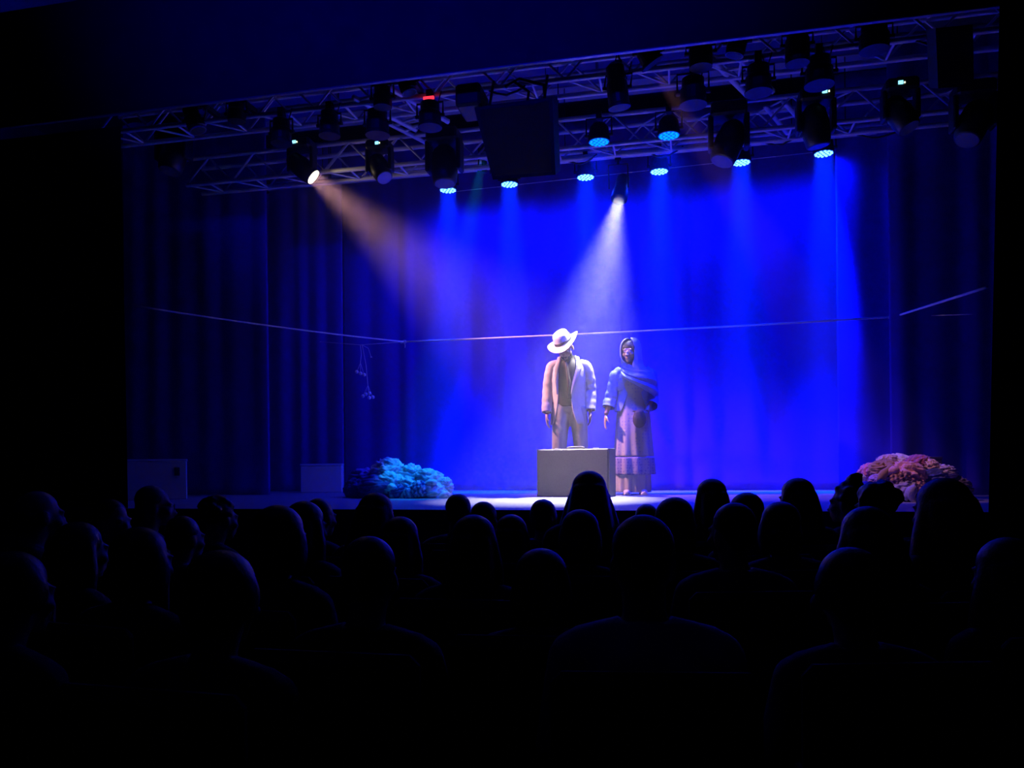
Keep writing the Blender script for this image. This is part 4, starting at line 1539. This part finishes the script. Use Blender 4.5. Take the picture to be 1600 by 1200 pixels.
PEOPLE = [
    # row nearest the camera
    (28, 858, 2.05, 'thick', 'seated spectator with dark hair at the bottom left corner, close to the camera', 0, 0),
    (350, 856, 1.85, 'thick', 'seated dark-haired spectator in the nearest row, second from the left', 0, 5),
    (580, 834, 2.15, 'short', 'seated short-haired spectator close to the camera, below the left clothes heap', 0, 0),
    (1003, 800, 1.95, 'short', 'seated short-haired spectator in a greyish shirt with wide shoulders, close to the camera', 0, 4),
    (1324, 852, 2.0, 'thick', 'seated dark-haired spectator close to the camera, below the curly-haired one', 0, 2),
    (1568, 838, 2.25, 'veil', 'seated spectator with full hair at the bottom right corner, close to the camera', 0, 0),
    # second row
    (225, 822, 2.5, 'bob', 'seated spectator with bobbed hair, right below the one with glasses', 0, 1),
    (440, 788, 2.72, 'bob', 'seated spectator with full bobbed hair, left of the hair-rimmed one with a headband of light', 0, 0),
    (742, 803, 2.85, 'long', 'seated long-haired spectator left of the middle, below the short-haired head with bare neck', 0, 5),
    (846, 855, 2.3, 'bob', 'seated spectator with rounded hair, low in the middle, below the suitcase', 0, 3),
    (1141, 783, 2.95, 'short', 'seated short-haired spectator right of the middle, in front of the tall oval head', 22, 2),
    (1350, 790, 2.7, 'veil', 'seated spectator with wide full hair below the bunched curly hair', 0, 0),
    (1468, 746, 2.95, 'veil', 'seated spectator with a large hood-like head before the right clothes heap', 0, 1),
    # third row
    (130, 814, 3.0, 'long', 'seated long-haired spectator at the left, beside the shiny bald head', 0, 0),
    (63, 770, 3.6, 'side', 'seated bald spectator with a shiny crown at the far left', 0, 0),
    (290, 804, 3.7, 'short', 'seated short-haired spectator between the profile with glasses and the curly one', 0, 3),
    (480, 782, 3.45, 'long', 'seated long-haired spectator whose hair edge catches a line of light', 0, 0),
    (628, 806, 3.35, 'long', 'seated long-haired spectator to the right below the left clothes heap', 0, 5),
    (800, 803, 3.75, 'long', 'seated long-haired spectator left of the suitcase, low in the row', 0, 0),
    (906, 795, 3.35, 'bob', 'seated spectator with bobbed hair directly before the tall-haired one at the suitcase', 0, 1),
    (1052, 776, 3.45, 'bob', 'seated spectator with wide rounded hair right of the suitcase', 0, 0),
    (1216, 783, 3.45, 'bob', 'seated spectator with rounded hair before the tall head right of centre', 0, 5),
    (1367, 746, 3.6, 'curly', 'seated spectator with curly rounded hair just before the right clothes heap', 0, 0),
    # front row
    (176, 779, 4.0, 'tail', 'seated spectator in profile at the left, face edge lit', -72, 0),
    (243, 757, 4.55, 'short', 'seated spectator in profile with glasses and lit grey hair, before the pale cabinet', -22, 5),
    (344, 770, 4.15, 'curly', 'seated spectator with pointed curly hair left of the stage floor glow', 0, 0),
    (502, 777, 4.5, 'short', 'seated short-haired spectator partly hidden behind the hair-rimmed one', 0, 0),
    (590, 769, 4.0, 'veil', 'seated spectator with wide dark hair right under the left clothes heap', 0, 1),
    (718, 770, 4.6, 'short', 'seated short-haired spectator with a bare neck right of the left clothes heap', 0, 3),
    (757, 782, 4.25, 'short', 'seated short-haired spectator low beside the bare-necked one', 0, 0),
    (849, 779, 4.75, 'thick', 'seated spectator with thick round hair just left of the suitcase', 0, 0),
    (920, 735, 4.25, 'veil', 'seated spectator with long hair, tallest head, right in front of the suitcase', 0, 0),
    (1009, 786, 4.75, 'short', 'seated short-haired spectator low beside the dotted dress', 0, 5),
    (1109, 747, 4.6, 'long', 'seated spectator with a tall oval head of long hair right of centre', 0, 0),
    (1164, 768, 3.95, 'thick', 'seated spectator with thick round hair between two taller heads', 0, 0),
    (1242, 746, 4.35, 'long', 'seated long-haired spectator with a tall head, left of the curly bun', 0, 1),
    (1322, 738, 4.6, 'bun', 'seated spectator with curly hair bunched on top', 22, 0),
]
for r_ in PEOPLE:
    px, top, d, kind, lb, yaw, cl = r_
    h_ = m_h3 if ('grey hair' in lb) else (m_h2 if (px * 7 + top) % 3 == 0 else m_h1)
    t = spectator(px, top, d, kind, lb, yaw, cl, h_)
    if 'with glasses and lit' in lb:
        M = BODY[yaw][1]
        g = MB()
        for sx in (-1, 1):
            pts = [M @ V((sx * .031 + .021 * math.cos(a * PI / 6), -.102, .018 * math.sin(a * PI / 6))) for a in range(13)]
            g.tube(pts, .0022, 5)
            g.tube([M @ V((sx * .052, -.100, .004)), M @ V((sx * .074, -.03, .004)), M @ V((sx * .078, .02, -.002))], .0022, 5)
        g.tube([M @ V((-.010, -.103, .004)), M @ V((.010, -.103, .004))], .0022, 5)
        g.build('glasses', m_dark, t, smooth=True)
for i in range(len(PLACED)):
    for j in range(i):
        dx = math.hypot(PLACED[i][1] - PLACED[j][1], PLACED[i][2] - PLACED[j][2])
        if dx < .44:
            print('NEAR', round(dx, 2), PLACED[i][0][:60], '|', PLACED[j][0][:60])
print('SCALES', [(round(p_[3], 2)) for p_ in PLACED])
